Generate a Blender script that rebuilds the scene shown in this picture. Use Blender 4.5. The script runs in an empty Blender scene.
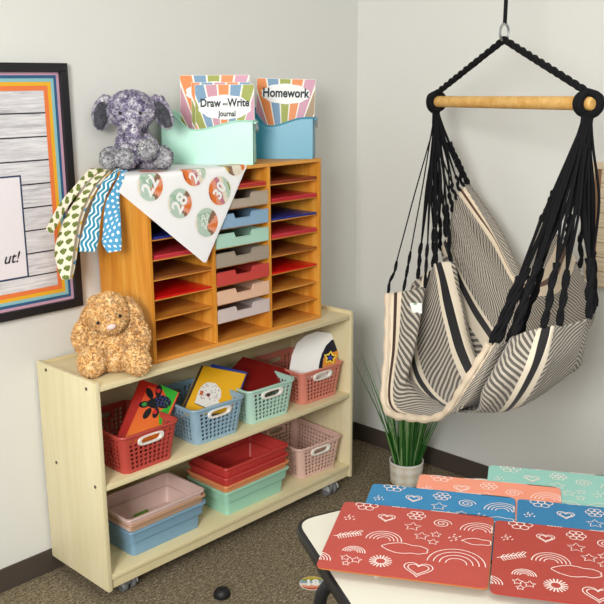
import bpy, bmesh, math, random
from math import pi, sin, cos, radians as R
from mathutils import Vector as V, Matrix, noise
random.seed(7)
C = bpy.context.scene.collection
# ---------------------------------------------------------------- camera geometry
F_PX = 891.346
YAW, PITCH, ROLL = 0.80432, 0.24364, -0.00651
CAM = V((-1.3335, -2.1020, 1.56516))
FWD = V((sin(YAW)*cos(PITCH), cos(YAW)*cos(PITCH), -sin(PITCH)))
_rt = V((cos(YAW), -sin(YAW), 0)); _up = _rt.cross(FWD)
RT = cos(ROLL)*_rt + sin(ROLL)*_up; UP = -sin(ROLL)*_rt + cos(ROLL)*_up
def ray(u, v): return FWD + RT*((u-302)/F_PX) - UP*((v-302)/F_PX)
def dep(u, v, w): return CAM + ray(u, v)*w                 # point on a sight line, w metres deep
def on(ax, val, u, v):
    d = ray(u, v); return CAM + d*((val-CAM[ax])/d[ax])     # where a sight line meets a plane of the room
def onp(p0, n, u, v):
    d = ray(u, v); return CAM + d*((V(p0)-CAM).dot(n)/d.dot(n))
cd = bpy.data.cameras.new('camera'); cam = bpy.data.objects.new('camera', cd); C.objects.link(cam)
cd.sensor_width = 36; cd.lens = 36*F_PX/604; cd.clip_start = 0.05
m = Matrix((RT, UP, -FWD)).transposed().to_4x4(); m.translation = CAM; cam.matrix_world = m
bpy.context.scene.camera = cam

# ---------------------------------------------------------------- node helpers
def lin(h):
    h = h.lstrip('#'); o = []
    for i in (0, 2, 4):
        c = int(h[i:i+2], 16)/255
        o.append(c/12.92 if c <= .04045 else ((c+.055)/1.055)**2.4)
    return (*o, 1)
class X:                                                    # a tiny expression language over math nodes
    nt = None
    def __init__(s, k): s.k = k
    @staticmethod
    def op(o, *a):
        n = X.nt.nodes.new('ShaderNodeMath'); n.operation = o
        for i, q in enumerate(a):
            if isinstance(q, X): X.nt.links.new(q.k, n.inputs[i])
            else: n.inputs[i].default_value = q
        return X(n.outputs[0])
    def __add__(s, o): return X.op('ADD', s, o)
    def __radd__(s, o): return X.op('ADD', o, s)
    def __sub__(s, o): return X.op('SUBTRACT', s, o)
    def __rsub__(s, o): return X.op('SUBTRACT', o, s)
    def __mul__(s, o): return X.op('MULTIPLY', s, o)
    def __rmul__(s, o): return X.op('MULTIPLY', o, s)
    def __truediv__(s, o): return X.op('DIVIDE', s, o)
def lt(a, b): return X.op('LESS_THAN', a, b)
def gt(a, b): return X.op('GREATER_THAN', a, b)
def fr(a): return X.op('FRACT', a)
def ab(a): return X.op('ABSOLUTE', a)
def mx(a, b): return X.op('MAXIMUM', a, b)
def mn(a, b): return X.op('MINIMUM', a, b)
def sn(a): return X.op('SINE', a)
def mixc(f, a, b):
    n = X.nt.nodes.new('ShaderNodeMix'); n.data_type = 'RGBA'
    if isinstance(f, X): X.nt.links.new(f.k, n.inputs[0])
    else: n.inputs[0].default_value = f
    for i, q in ((6, a), (7, b)):
        if isinstance(q, X): X.nt.links.new(q.k, n.inputs[i])
        else: n.inputs[i].default_value = lin(q) if isinstance(q, str) else q
    return X(n.outputs[2])
def coords(kind='Object', scale=None):
    t = X.nt.nodes.new('ShaderNodeTexCoord').outputs[kind]
    if scale:
        mp = X.nt.nodes.new('ShaderNodeMapping'); mp.inputs['Scale'].default_value = scale
        X.nt.links.new(t, mp.inputs[0]); t = mp.outputs[0]
    return t
def sep(t):
    n = X.nt.nodes.new('ShaderNodeSeparateXYZ'); X.nt.links.new(t, n.inputs[0]); return [X(o) for o in n.outputs]
def nz(t, scale, detail=3, rough=.55, dist=0):
    n = X.nt.nodes.new('ShaderNodeTexNoise'); X.nt.links.new(t, n.inputs['Vector'])
    n.inputs['Scale'].default_value = scale; n.inputs['Detail'].default_value = detail
    n.inputs['Roughness'].default_value = rough; n.inputs['Distortion'].default_value = dist
    return X(n.outputs[0])
def ramp(f, *st):
    n = X.nt.nodes.new('ShaderNodeValToRGB'); X.nt.links.new(f.k, n.inputs[0])
    e = n.color_ramp.elements
    while len(e) < len(st): e.new(.5)
    for q, (p, c) in zip(e, st): q.position = p; q.color = lin(c)
    return X(n.outputs[0])
def newmat(name):
    mt = bpy.data.materials.new(name); mt.use_nodes = True; X.nt = mt.node_tree
    return mt, mt.node_tree.nodes['Principled BSDF']
def fin(mt, b, col, rough=.5, spec=.5, bump=None, bs=.3, bd=.002, metal=0, sheen=0, coat=0, trans=0):
    X.nt.links.new(col.k, b.inputs['Base Color'])
    b.inputs['Roughness'].default_value = rough; b.inputs['Specular IOR Level'].default_value = spec
    b.inputs['Metallic'].default_value = metal; b.inputs['Sheen Weight'].default_value = sheen
    b.inputs['Coat Weight'].default_value = coat; b.inputs['Transmission Weight'].default_value = trans
    if bump:
        n = X.nt.nodes.new('ShaderNodeBump'); n.inputs['Strength'].default_value = bs; n.inputs['Distance'].default_value = bd
        X.nt.links.new(bump.k, n.inputs['Height']); X.nt.links.new(n.outputs[0], b.inputs['Normal'])
    return mt
_mc = {}
def plain(hexc, rough=.5, amt=.04, scale=30, spec=.4, metal=0, coat=0, key=''):
    k = (hexc, rough, amt, scale, spec, metal, coat)
    if k in _mc: return _mc[k]
    mt, b = newmat('paint_' + hexc.strip('#') + key)
    t = coords(); f = nz(t, scale, 4)
    col = mixc(f*amt*2, hexc, '#ffffff' if amt < 0 else '#3a3028')
    _mc[k] = fin(mt, b, col, rough, spec, f, .05, .001, metal, coat=coat)
    return _mc[k]
def wood(name, c1, c2, c3, axis=2, sc=9, rough=.45, spec=.35):
    mt, b = newmat(name)
    s = [sc*3.5]*3; s[axis] = sc*.22
    t = coords('Object', s); f = nz(t, 1.0, 5, .6, .6)
    t2 = coords('Object', [q*3 for q in s]); g = nz(t2, 2.0, 3)
    col = ramp(f*.75 + g*.25, (.32, c1), (.5, c2), (.68, c3))
    return fin(mt, b, col, rough, spec, g, .08, .001)

# ---------------------------------------------------------------- mesh helpers
class MB:
    def __init__(s): s.v = []; s.f = []; s.m = []; s.uv = {}
    def add(s, vs, fs, mi=0):
        o = len(s.v); s.v += [V(q) for q in vs]
        for q in fs: s.f.append([o+i for i in q]); s.m.append(mi)
        return o
    def box(s, x0, x1, y0, y1, z0, z1, mi=0, fn=None, ch=0.0):
        if ch <= 0:
            vs = [(x, y, z) for z in (z0, z1) for y in (y0, y1) for x in (x0, x1)]
            fs = [(0,2,3,1),(4,5,7,6),(0,1,5,4),(2,6,7,3),(0,4,6,2),(1,3,7,5)]
        else:                                              # chamfered box
            bm = bmesh.new(); bmesh.ops.create_cube(bm, size=1)
            for q in bm.verts: q.co = V(((x0+x1)/2+q.co.x*(x1-x0), (y0+y1)/2+q.co.y*(y1-y0), (z0+z1)/2+q.co.z*(z1-z0)))
            bmesh.ops.bevel(bm, geom=bm.edges[:], offset=ch, segments=2, profile=.6, affect='EDGES')
            bm.verts.index_update(); vs = [q.co.copy() for q in bm.verts]; fs = [[q.index for q in f.verts] for f in bm.faces]; bm.free()
        if fn: vs = [fn(V(q)) for q in vs]
        s.add(vs, fs, mi)
    def loft(s, rings, cap0=True, cap1=True, closed=True, mi=0):
        n = len(rings[0]); vs = [p for r in rings for p in r]; fs = []
        for i in range(len(rings)-1):
            for j in range(n if closed else n-1):
                a = i*n+j; b = i*n+(j+1) % n; fs.append((a, b, b+n, a+n))
        if cap0: fs.append(tuple(range(n-1, -1, -1)))
        if cap1: fs.append(tuple((len(rings)-1)*n+j for j in range(n)))
        s.add(vs, fs, mi)
    def lathe(s, prof, c=(0,0,0), n=32, mi=0, cap0=True, cap1=True):
        s.loft([[V((c[0]+r*cos(2*pi*j/n), c[1]+r*sin(2*pi*j/n), c[2]+z)) for j in range(n)] for r, z in prof], cap0, cap1, mi=mi)
    def tube(s, pts, r, n=8, mi=0, rfn=None):
        pts = [V(p) for p in pts]; rings = []; u = None
        for i, p in enumerate(pts):
            t = (pts[min(i+1, len(pts)-1)]-pts[max(i-1, 0)]).normalized()
            if u is None: u = t.orthogonal().normalized()
            else: u = (u - t*u.dot(t)).normalized()
            w = t.cross(u); q = rfn(i/(len(pts)-1)) if rfn else r
            rings.append([p+(u*cos(2*pi*j/n)+w*sin(2*pi*j/n))*q for j in range(n)])
        s.loft(rings, mi=mi)
    def slab(s, top, n, th, mi=0, mi_side=None):           # polygon (world points) thickened by th against its normal
        top = [V(p) for p in top]; k = len(top); bot = [p - V(n)*th for p in top]
        s.add(top+bot, [tuple(range(k))], mi)
        s.add(bot, [tuple(range(k-1, -1, -1))], mi)
        s.add(top+bot, [(i, k+i, k+(i+1) % k, (i+1) % k) for i in range(k)], mi if mi_side is None else mi_side)
    def ribbon(s, pts, wd, n, mi=0, closed=False):         # flat painted line
        pts = [V(p) for p in pts]; k = len(pts); vs = []
        for i, p in enumerate(pts):
            a = pts[(i-1) % k] if closed or i > 0 else p; b = pts[(i+1) % k] if closed or i < k-1 else p
            t = (b-a).normalized(); w = V(n).cross(t).normalized()*wd/2; vs += [p+w, p-w]
        s.add(vs, [(2*i, 2*i+1, 2*((i+1) % k)+1, 2*((i+1) % k)) for i in range(k if closed else k-1)], mi)
    def grid(s, P, mi=0, uv=None):
        n = len(P); k = len(P[0]); o = len(s.v); s.v += [V(p) for r in P for p in r]
        if uv:
            for i in range(n):
                for j in range(k): s.uv[o+i*k+j] = uv[i][j]
        for i in range(n-1):
            for j in range(k-1):
                a = o+i*k+j; s.f.append([a, a+1, a+k+1, a+k]); s.m.append(mi)
    def xf(s, fn): s.v = [fn(p) for p in s.v]; return s
    def build(s, name, mats, parent=None, world=False, smooth=False, origin=None, weld=False):
        me = bpy.data.meshes.new(name); inv = None
        vs = s.v
        if parent is not None and world: inv = root_mat(parent).inverted(); vs = [inv @ p for p in vs]
        if origin is not None: vs = [p - V(origin) for p in vs]
        me.from_pydata([tuple(p) for p in vs], [], s.f)
        mats = mats if isinstance(mats, (list, tuple)) else [mats]
        for q in mats: me.materials.append(q)
        me.polygons.foreach_set('material_index', s.m)
        if s.uv:
            ul = me.uv_layers.new(name='UVMap')
            for l in me.loops: ul.data[l.index].uv = s.uv.get(l.vertex_index, (0, 0))
        bm = bmesh.new(); bm.from_mesh(me)
        if weld: bmesh.ops.remove_doubles(bm, verts=bm.verts, dist=1e-5)
        bmesh.ops.recalc_face_normals(bm, faces=bm.faces); bm.to_mesh(me); bm.free()
        if smooth:
            me.polygons.foreach_set('use_smooth', [True]*len(me.polygons))
            try: me.set_sharp_from_angle(angle=R(smooth if smooth is not True else 40))
            except Exception: pass
        o = bpy.data.objects.new(name, me); C.objects.link(o)
        if origin is not None: o.location = origin
        if parent is not None: o.parent = parent
        return o
_rm = {}
def root_mat(o):
    mt = Matrix.Identity(4)
    while o is not None: mt = _rm.get(o.name, Matrix.Translation(o.location) @ o.rotation_euler.to_matrix().to_4x4()) @ mt; o = o.parent
    return mt
def tag(o, label, cat, group=None, kind=None):
    if label: o['label'] = label
    if cat: o['category'] = cat
    if group: o['group'] = group
    if kind: o['kind'] = kind
    return o
def thing(name, label, cat, loc=(0,0,0), rz=0, group=None):
    o = bpy.data.objects.new(name, None); C.objects.link(o); o.empty_display_size = .05
    o.location = loc; o.rotation_euler = (0, 0, rz); return tag(o, label, cat, group)
def struct(o): o['kind'] = 'structure'; return o
def rrect(hx, hy, r, z, n=5, cx=0, cy=0):
    out = []
    for k, (sx, sy) in enumerate(((1,1),(-1,1),(-1,-1),(1,-1))):
        for i in range(n+1):
            a = pi/2*k + pi/2*i/n
            out.append(V((cx+sx*(hx-r)+r*cos(a), cy+sy*(hy-r)+r*sin(a), z)))
    return out
def text_mesh(s, size=1.0, shear=0, off=0, spacing=1):
    cu = bpy.data.curves.new('lettering', 'FONT'); cu.body = s; cu.size = size; cu.align_x = 'CENTER'; cu.align_y = 'CENTER'
    cu.shear = shear; cu.offset = off; cu.space_character = spacing; cu.resolution_u = 4
    o = bpy.data.objects.new('lettering', cu); C.objects.link(o); bpy.context.view_layer.update()
    me = bpy.data.meshes.new_from_object(o)
    vs = [q.co.copy() for q in me.vertices]; fs = [list(p.vertices) for p in me.polygons]
    bpy.data.objects.remove(o); bpy.data.curves.remove(cu); bpy.data.meshes.remove(me)
    return vs, fs
def arc(cx, cy, r, a0, a1, n=14, ry=None): return [(cx+r*cos(a0+(a1-a0)*i/n), cy+(ry or r)*sin(a0+(a1-a0)*i/n)) for i in range(n+1)]
def cr(P, t):                                              # Catmull-Rom through a list of vectors, t in [0, len-1]
    i = min(int(t), len(P)-2); f = t-i
    p0 = P[i-1] if i > 0 else P[0]*2-P[1]; p1, p2 = P[i], P[i+1]; p3 = P[i+2] if i+2 < len(P) else P[-1]*2-P[-2]
    return .5*((2*p1)+(p2-p0)*f+(2*p0-5*p1+4*p2-p3)*f*f+(3*p1-p0-3*p2+p3)*f**3)
def curve(P, n): P = [V(p) for p in P]; return [cr(P, (len(P)-1)*i/n) for i in range(n+1)]

# ---------------------------------------------------------------- materials
def mk_wall():
    mt, b = newmat('wall_paint'); t = coords(); f = nz(t, 140, 4); g = nz(t, 1.3, 2)
    return fin(mt, b, mixc(g*.3, '#dfdfda', '#d6d7d3'), .75, .25, f, .12, .002)
WALL = mk_wall()
def mk_carpet():
    mt, b = newmat('carpet'); t = coords()
    f = nz(t, 170, 4, .7); g = nz(coords('Object', (60, 150, 60)), 1, 3, .6, .5); h = nz(t, 3, 2)
    col = ramp(f*.62+g*.38, (.36, '#3a3227'), (.47, '#7a6d59'), (.55, '#a09378'), (.66, '#d8cdb4'))
    return fin(mt, b, mixc(h*.25, col, '#5e5344'), .95, .1, f, 1.0, .006)
CARPET = mk_carpet()
BASEB = plain('#4c433c', .5, .05, 8)
CEIL = plain('#e8e8e4', .8, .02, 60)
MAPLE = wood('maple_laminate', '#d3c699', '#dfd3ab', '#e8ddbb', 2, 3)
MAPLEX = wood('maple_laminate_long', '#d5c696', '#e1d3a8', '#e9dcb8', 0, 3)
BAMBOO = wood('bamboo_upright', '#c67a22', '#dd9432', '#ebb050', 2, 7)
BAMBOOX = wood('bamboo_shelf', '#bd7326', '#d58c36', '#e4a652', 0, 7)
BARWOOD = wood('bar_wood', '#cf9748', '#dfae62', '#ecc581', 0, 9)
BLACKPL = plain('#17171a', .4, .0, 30)
CHROME = plain('#b9bcbe', .3, .03, 30, metal=.8)
WHITE = plain('#f4f4f2', .5, .01)
PAPER = plain('#f8f8f9', .6, .01)
INK = plain('#1d2b33', .6, .0)
def plastic(h, rough=.38): return plain(h, rough, .03, 12, .45)

# ---------------------------------------------------------------- the room
XW, YW = 1.53, 0.334
b = MB(); b.box(-3.4, XW+.1, -4.2, YW+.1, -.06, 0); struct(b.build('floor', CARPET))
b = MB(); b.box(-3.4, XW+.1, YW, YW+.1, 0, 2.7); struct(b.build('wall_back', WALL))
b = MB(); b.box(XW, XW+.1, -4.2, YW, 0, 2.7); struct(b.build('wall_right', WALL))
b = MB(); b.box(-3.4, XW+.1, -4.2, YW+.1, 2.7, 2.76); struct(b.build('ceiling', CEIL))
for nm, args in (('baseboard_back', (-3.4, XW, YW-.007, YW-.0005, 0.001, .079)), ('baseboard_right', (XW-.007, XW-.0005, -4.2, YW-.007, 0.001, .079))):
    b = MB(); b.box(*args, ch=.002); struct(b.build(nm, BASEB))

# ---------------------------------------------------------------- mobile bookcase
BW, BD, BT = 1.128, .3235, .016
bc = thing('bookcase', 'long low pale maple shelf unit on casters against the wall', 'bookcase', (BW/2, BD/2, 0))
def side(x):
    b = MB(); b.box(x, x+BT, 0, BD, .057, .7265, ch=.004); return b.build('side_panel', MAPLE, bc, world=True, smooth=True)
sp = side(-.005)
for (u, v) in ((46, 370), (86.3, 389), (56.5, 462.5), (95.3, 487)):
    p = on(0, -.005, u, v); b = MB(); b.lathe([(.0055, 0), (.0055, .0012), (.003, .002), (.0025, .001)], n=14)
    b.xf(lambda q: V((p.x-q.z, p.y+q.x, p.z+q.y))); b.build('screw_cap', plain('#5a5046', .35, .05, metal=.5), sp, world=True)
side(BW-BT)
for z0, z1 in ((.6976, .7145), (.386, .4035), (.092, .109)):
    b = MB(); b.box(BT-.005, BW-BT, .002, BD-.008, z0, z1, ch=.003); b.build('shelf', MAPLEX, bc, world=True, smooth=True)
b = MB(); b.box(BT-.005, BW-BT, .008, .024, .060, .0915, ch=.002); b.build('base_rail', MAPLEX, bc, world=True)
b = MB(); b.box(BT-.005, BW-BT, BD-.0075, BD-.0015, .06, .722); b.build('back_panel', MAPLEX, bc, world=True)
for cx, cy in ((.10, .06), (1.035, .040), (.10, .265), (1.015, .265)):
    b = MB(); b.box(cx-.024, cx+.024, cy-.02, cy+.02, .052, .058)
    b.box(cx-.006, cx+.006, cy-.012, cy+.016, .02, .055, ch=.002)
    for sx in (-1, 1):
        b.loft([[V((cx+sx*w, cy+.027*cos(a)*k, .026+.026*sin(a)*k)) for a in [pi*i/9*1.0 for i in range(10)]] for w, k in ((.0245, .95), (.026, 1.0), (.027, .8))], mi=0)
    c = b.build('caster', plain('#b4b8b8', .4, .03), bc, world=True)
    for sx in (-1, 1):
        b = MB(); b.lathe([(.012, -.008), (.0225, -.0075), (.0245, -.005), (.0245, .005), (.0225, .0075), (.012, .008)], n=24)
        b.xf(lambda q: V((cx+sx*.0155+q.z, cy+q.x, .0247+q.y))); b.build('wheel', plain('#77797a', .45), c, world=True, smooth=True)

# ---------------------------------------------------------------- literature organizer
OX0, OX1, OY, OZ0, OZ1 = .2427, 1.005, .0513, .7150, 1.298
OB = .322; T = .0125
og = thing('paper_organizer', 'tall orange bamboo organizer of small slots standing on the pale shelf unit', 'organizer', ((OX0+OX1)/2, .19, OZ0))
for x in (OX0, OX1-T): b = MB(); b.box(x, x+T, OY, OB, OZ0, OZ1-.0125, ch=.0015); b.build('side_panel', BAMBOO, og, world=True)
b = MB(); b.box(OX0, OX1, OY, OB, OZ1-.012, OZ1, ch=.0015); b.build('top_panel', BAMBOOX, og, world=True)
b = MB(); b.box(OX0+T, OX1-T, OY, OB, OZ0, OZ0+T, ch=.0015); b.build('bottom_panel', BAMBOOX, og, world=True)
b = MB(); b.box(OX0+T, OX1-T, OB-.005, OB, OZ0+T, OZ1-.012); b.build('back_panel', BAMBOO, og, world=True)
cw = (OX1-OX0-4*T)/3
DIV = [OX0+T+cw, OX0+2*T+2*cw]
for x in DIV: b = MB(); b.box(x, x+T, OY+.001, OB-.006, OZ0+T, OZ1-.0125, ch=.0015); b.build('divider', BAMBOO, og, world=True)
PIT = (OZ1-.012-OZ0-T)/9
COLX = [OX0+T, DIV[0]+T, DIV[1]+T]
SZ = lambda k: OZ1-.012-k*PIT                              # underside of slot k counted from the top: k = 1..9
for c in range(3):
    for k in range(1, 9):
        b = MB(); b.box(COLX[c]+.0003, COLX[c]+cw-.0003, OY+.006, OB-.006, SZ(k)-.002, SZ(k)+.002); b.build('slot_shelf', BAMBOOX, og, world=True)
# sheets and folders in the outer columns
def folder(c, k, hexc, th, label, dx=.01, y0=None, cat='folder', name='paper_folder', rough=.3, yaw=0):
    z = SZ(k)+.0022 if k < 9 else OZ0+T; y0 = OY+.004 if y0 is None else y0
    x0, x1 = COLX[c]+dx, COLX[c]+cw-.006; cx, cy = (x0+x1)/2, (y0+OB-.02)/2
    b = MB(); b.box(x0-cx, x1-cx, y0-cy, OB-.02-cy, 0, th*.45, ch=.0008); b.box(x0-cx+.001, x1-cx-.001, y0-cy+.001, OB-.02-cy, th*.5, th, ch=.0008)
    o = b.build(name, plain(hexc, rough, .03)); o.location = (cx, cy, z); o.rotation_euler[2] = yaw
    return tag(o, label, cat, 'paper folders in the bamboo organizer')
TXT = {0: 'left', 2: 'right'}
seq = [(1, '#8f3a22', .010, 'rust red folder in the {} organizer column, top slot'), (2, '#c8303c', .013, 'crimson folder in the {} organizer column, just above the blue one'),
       (3, '#27348c', .007, 'dark blue folder in the {} organizer column'), (4, '#cf3b46', .013, 'crimson folder in the {} organizer column, just below the blue one'),
       (5, '#9c5a2b', .006, 'tan brown folder in the {} organizer column'), (6, '#dd0f12', .006, 'bright red folder in the {} organizer column, lowest filled slot')]
for c in (0, 2):
    for k, hx, th, lb in seq:
        folder(c, k, hx, th, lb.format(TXT[c]), dx=.008 if c else .012, yaw=random.uniform(-.008, .008))
folder(1, 1, '#c23a34', .014, 'red folder above the plastic trays in the middle organizer column')
def tray(k, hexc, label):
    z = SZ(k)+.0025; x0, x1 = COLX[1]+.003, COLX[1]+cw-.003; h = .045; w = (x1-x0)/2
    t = thing('plastic_tray', label, 'tray', ((x0+x1)/2, OY-.002, z), 0, 'plastic trays in the middle organizer column')
    L = .24; th = .003
    # front panel with a stepped finger notch
    pts = [(-w, 0), (w, 0), (w, h), (.36*w, h), (.30*w, h*.62), (-.30*w, h*.62), (-.36*w, h), (-w, h)]
    b = MB(); n = len(pts); f0 = [V((x, 0, y)) for x, y in pts]; f1 = [V((x, .004, y)) for x, y in pts]
    quads = [[0, 1, 4, 5], [1, 2, 3, 4], [0, 5, 6, 7]]
    b.add(f0+f1, [tuple(q) for q in quads]+[tuple(n+i for i in reversed(q)) for q in quads]+[(i, (i+1) % n, n+(i+1) % n, n+i) for i in range(n)])
    b.build('front_panel', plastic(hexc), t)
    b = MB(); b.tube([V((x, -.0005, y)) for x, y in pts[2:]], .0016, 6); b.build('rim', plastic(hexc), t, smooth=True)
    b = MB(); b.box(-w, w, .0045, L, 0, th); b.box(-w, -w+th, .0045, L, th, h*.9); b.box(w-th, w, .0045, L, th, h*.9); b.box(-w+th, w-th, L-th, L, th, h*.9)
    b.build('tub', plastic(hexc), t)
for k, hx, lb in ((2, '#b5a795', 'taupe plastic tray directly above the pale blue tray'), (3, '#8fb3d0', 'pale blue plastic tray in the organizer'), (4, '#b4ddcb', 'mint plastic tray in the organizer'),
                  (5, '#a99c8c', 'taupe plastic tray directly below the mint tray'), (6, '#cf4a45', 'red plastic tray in the organizer'), (7, '#edc3a5', 'peach plastic tray in the organizer'), (8, '#d8c9c6', 'pale greyish pink plastic tray, lowest in the organizer')):
    tray(k, hx, lb)

# ---------------------------------------------------------------- perforated baskets
def basket_parts():
    H = .125; hx0, hx1, hy0, hy1, r = .091, .109, .122, .136, .022; th = .0028
    def P(side, u, v, off=0):                              # u in -1..1 along a side, v in 0..1 up
        hx = hx0+(hx1-hx0)*v; hy = hy0+(hy1-hy0)*v
        if side == 0: return V((u*(hx-r), -hy+off, v*H))
        if side == 2: return V((-u*(hx-r), hy-off, v*H))
        if side == 1: return V((hx-off, u*(hy-r), v*H))
        return V((-hx+off, -u*(hy-r), v*H))
    b = MB(); hb = {0: MB(), 2: MB()}
    def cell(side, u0, u1, v0, v1, fx, fy, ns=2, se=3.0, tgt=None):
        out = []; inn = []; cu, cv = (u0+u1)/2, (v0+v1)/2
        cs = [(u0, v0), (u1, v0), (u1, v1), (u0, v1)]
        for i in range(4):
            for j in range(ns):
                t = j/ns; p = (cs[i][0]+(cs[(i+1) % 4][0]-cs[i][0])*t, cs[i][1]+(cs[(i+1) % 4][1]-cs[i][1])*t); out.append(p)
        for (pu, pv) in out:
            a, c = (pu-cu)/((u1-u0)/2), (pv-cv)/((v1-v0)/2); k = (abs(a)**se+abs(c)**se)**(1/se)
            inn.append((cu+a/k*fx*(u1-u0)/2, cv+c/k*fy*(v1-v0)/2))
        n = len(out)
        (tgt or b).add([P(side, *q) for q in out]+[P(side, *q) for q in inn]+[P(side, *q, th) for q in out]+[P(side, *q, th) for q in inn],
              [(i, (i+1) % n, n+(i+1) % n, n+i) for i in range(n)]+[(3*n+i, 3*n+(i+1) % n, 2*n+(i+1) % n, 2*n+i) for i in range(n)]+[(n+i, n+(i+1) % n, 3*n+(i+1) % n, 3*n+i) for i in range(n)])
        return inn
    rows = 7; VB, VT = .08, .90
    for side in range(4):
        cols = 9 if side % 2 == 0 else 13
        ends = side % 2 == 0
        for v0, v1 in ((0, VB), (VT, 1)):
            b.add([P(side, -1, v0), P(side, 1, v0), P(side, 1, v1), P(side, -1, v1)], [(0, 1, 2, 3)]); b.add([P(side, -1, v0, th), P(side, 1, v0, th), P(side, 1, v1, th), P(side, -1, v1, th)], [(3, 2, 1, 0)])
        for i in range(cols):
            for j in range(rows):
                if ends and abs(i-(cols-1)/2) < 2.2 and j >= rows-2: continue
                u0 = -1+2*i/cols; u1 = -1+2*(i+1)/cols; v0 = VB+(VT-VB)*j/rows; v1 = VB+(VT-VB)*(j+1)/rows
                cell(side, u0, u1, v0, v1, .68, .72)
        if ends:
            u0, u1 = -5/cols, 5/cols; v0, v1 = VB+(VT-VB)*(rows-2)/rows, VT
            inn = cell(side, u0, u1, v0, v1, .86, .80, ns=6, se=3.2)
            # oval grip lining
            for sgn, in ((1,),):
                ring = []
                n = len(inn); cu, cv = (u0+u1)/2, (v0+v1)/2
                for k, off in ((1.26, -.0012), (1.20, -.0045), (.95, -.0045), (.88, -.001), (.88, th+.001), (1.2, th+.001)):
                    ring.append([P(side, cu+(p[0]-cu)*k, cv+(p[1]-cv)*(k if k < 1 else 1+(k-1)*1.5), off) for p in inn])
                hb[side].loft(ring+[ring[0]], False, False)
    for k in range(4):                                     # rounded corners
        sx, sy = ((1, -1), (1, 1), (-1, 1), (-1, -1))[k]; a0 = -pi/2+pi/2*k
        for off in (0, th):
            rings = []
            for v in (0, .5, 1):
                hx = hx0+(hx1-hx0)*v; hy = hy0+(hy1-hy0)*v
                rings.append([V((sx*(hx-r)+(r-off)*cos(a0+pi/2*i/5), sy*(hy-r)+(r-off)*sin(a0+pi/2*i/5), v*H)) for i in range(6)])
            b.loft(rings, False, False, closed=False)
    b.loft([rrect(hx0-.001, hy0-.001, r, 0), rrect(hx0-.001, hy0-.001, r, .003)])
    rim = MB(); rr = [(0, -.004), (.004, -.004), (.0055, .0), (.004, .0035), (-.002, .0035), (-.0035, 0), (-.0033, -.004), (0, -.004)]
    rim.loft([rrect(hx1+d, hy1+d, r+d, H+z) for d, z in rr], False, False)
    return b, rim, hb[0], hb[2]
bk = [basket_parts()]
def basket(hexc, x, y, z, label, rz=0, grip='#f3efe6', gm=None):
    t = thing('storage_basket', label, 'basket', (x, y, z), rz, 'perforated storage baskets on the shelves')
    mtl = plastic(hexc, .42); body, rim, g0, g2 = bk[0]
    import copy as _c
    body.build('body', mtl, t); rim.build('rim', mtl, t, smooth=True)
    o = g0.build('handle', plastic(grip), t, smooth=True); o['label'] = 'white oval grip'
    g2.build('handle', plastic(hexc), t, smooth=True)
    return t
Z1 = .4042; Z0 = .1097
basket('#c04a42', .185, .142, Z1, 'red perforated basket, leftmost on the middle shelf')
basket('#93b4c9', .481, .155, Z1, 'light blue perforated basket holding the yellow book', rz=-.04)
basket('#b7dccd', .729, .157, Z1, 'mint green perforated basket holding glossy dark red folders', rz=-.06)
basket('#d98472', .991, .160, Z1, 'coral pink perforated basket holding the white paper', rz=-.04)
basket('#dfb9ab', .985, .160, Z0, 'pale blush perforated basket, alone on the bottom shelf', rz=-.08)

# ---------------------------------------------------------------- stacked bins
def bin_(hexc, x, y, z, label, rz=0, hx=.152, hy=.098, H=.094, low=.026):
    t = thing('storage_bin', label, 'bin', (x, y, z), rz, 'plastic bins stacked on the bottom shelf')
    prof = [(-low, 0), (-.0135, H*.54), (-.006, H*.555), (-.001, H*.96)]
    inner = [(-.003, H-.002), (-.0088, H*.57), (-.0165, H*.55), (-low-.0025, .003)]
    b = MB(); b.loft([rrect(hx+d, hy+d, .014, zz) for d, zz in prof+inner]); b.build('tub', plastic(hexc, .35), t, smooth=30)
    b = MB(); b.loft([rrect(hx+d, hy+d, .016, H+zz) for d, zz in ((-.001, -.007), (.004, -.007), (.005, -.003), (.004, 0), (-.003, 0), (-.003, -.007), (-.001, -.007))], False, False)
    b.build('rim', plastic(hexc, .35), t, smooth=True)
    return t
bx, by = .256, .125
bin_('#7fa6c0', bx, by, Z0, 'blue plastic bin at the bottom of the left stack', low=.017)
bin_('#c0997a', bx-.001, by, Z0+.026, 'tan plastic bin nested between the blue bin and the pink bin')
bin_('#dcbfb6', bx-.006, by, Z0+.045, 'pale pink empty bin on top of the left stack')
b = MB()
pc = [(-.03, 0), (-.012, .012), (.006, .016), (.022, .008), (.032, .012), (.026, -.004), (.008, -.012), (-.012, -.012)]
b.slab([V((x*1.1, y*1.2, .0012)) for x, y in pc], (0, 0, 1), .0012)
o = b.build('paper_cutout', plain('#6f9a35', .6)); q = on(2, Z0+.0485, 138, 515); o.location = (q.x+.012, max(q.y, .075), Z0+.0485); tag(o, 'green paper cutout lying inside the pale pink bin', 'paper')
mxx = .640; myy = .120
bin_('#a2d6bd', mxx, myy, Z0, 'mint green plastic bin at the bottom of the right stack', hy=.104, low=.017)
bin_('#e08d5c', mxx, myy, Z0+.024, 'orange plastic bin nested between the mint bin and the red bins', hy=.104)
bin_('#c2413c', mxx+.004, myy+.002, Z0+.050, 'lower red plastic bin, resting in the orange bin', hx=.150, hy=.102)
bin_('#c53f3a', mxx+.008, myy+.006, Z0+.084, 'upper red plastic bin, topmost of the right stack', hx=.150, hy=.102)

# ---------------------------------------------------------------- books and papers in the baskets
def leaner(p0, tilt, yaw=0):
    n = Matrix.Rotation(yaw, 3, 'Z') @ V((0, -sin(tilt), cos(tilt))); p0 = V(p0)
    return n, (lambda u, v, e=0: onp(p0, n, u, v)+n*e)
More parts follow.
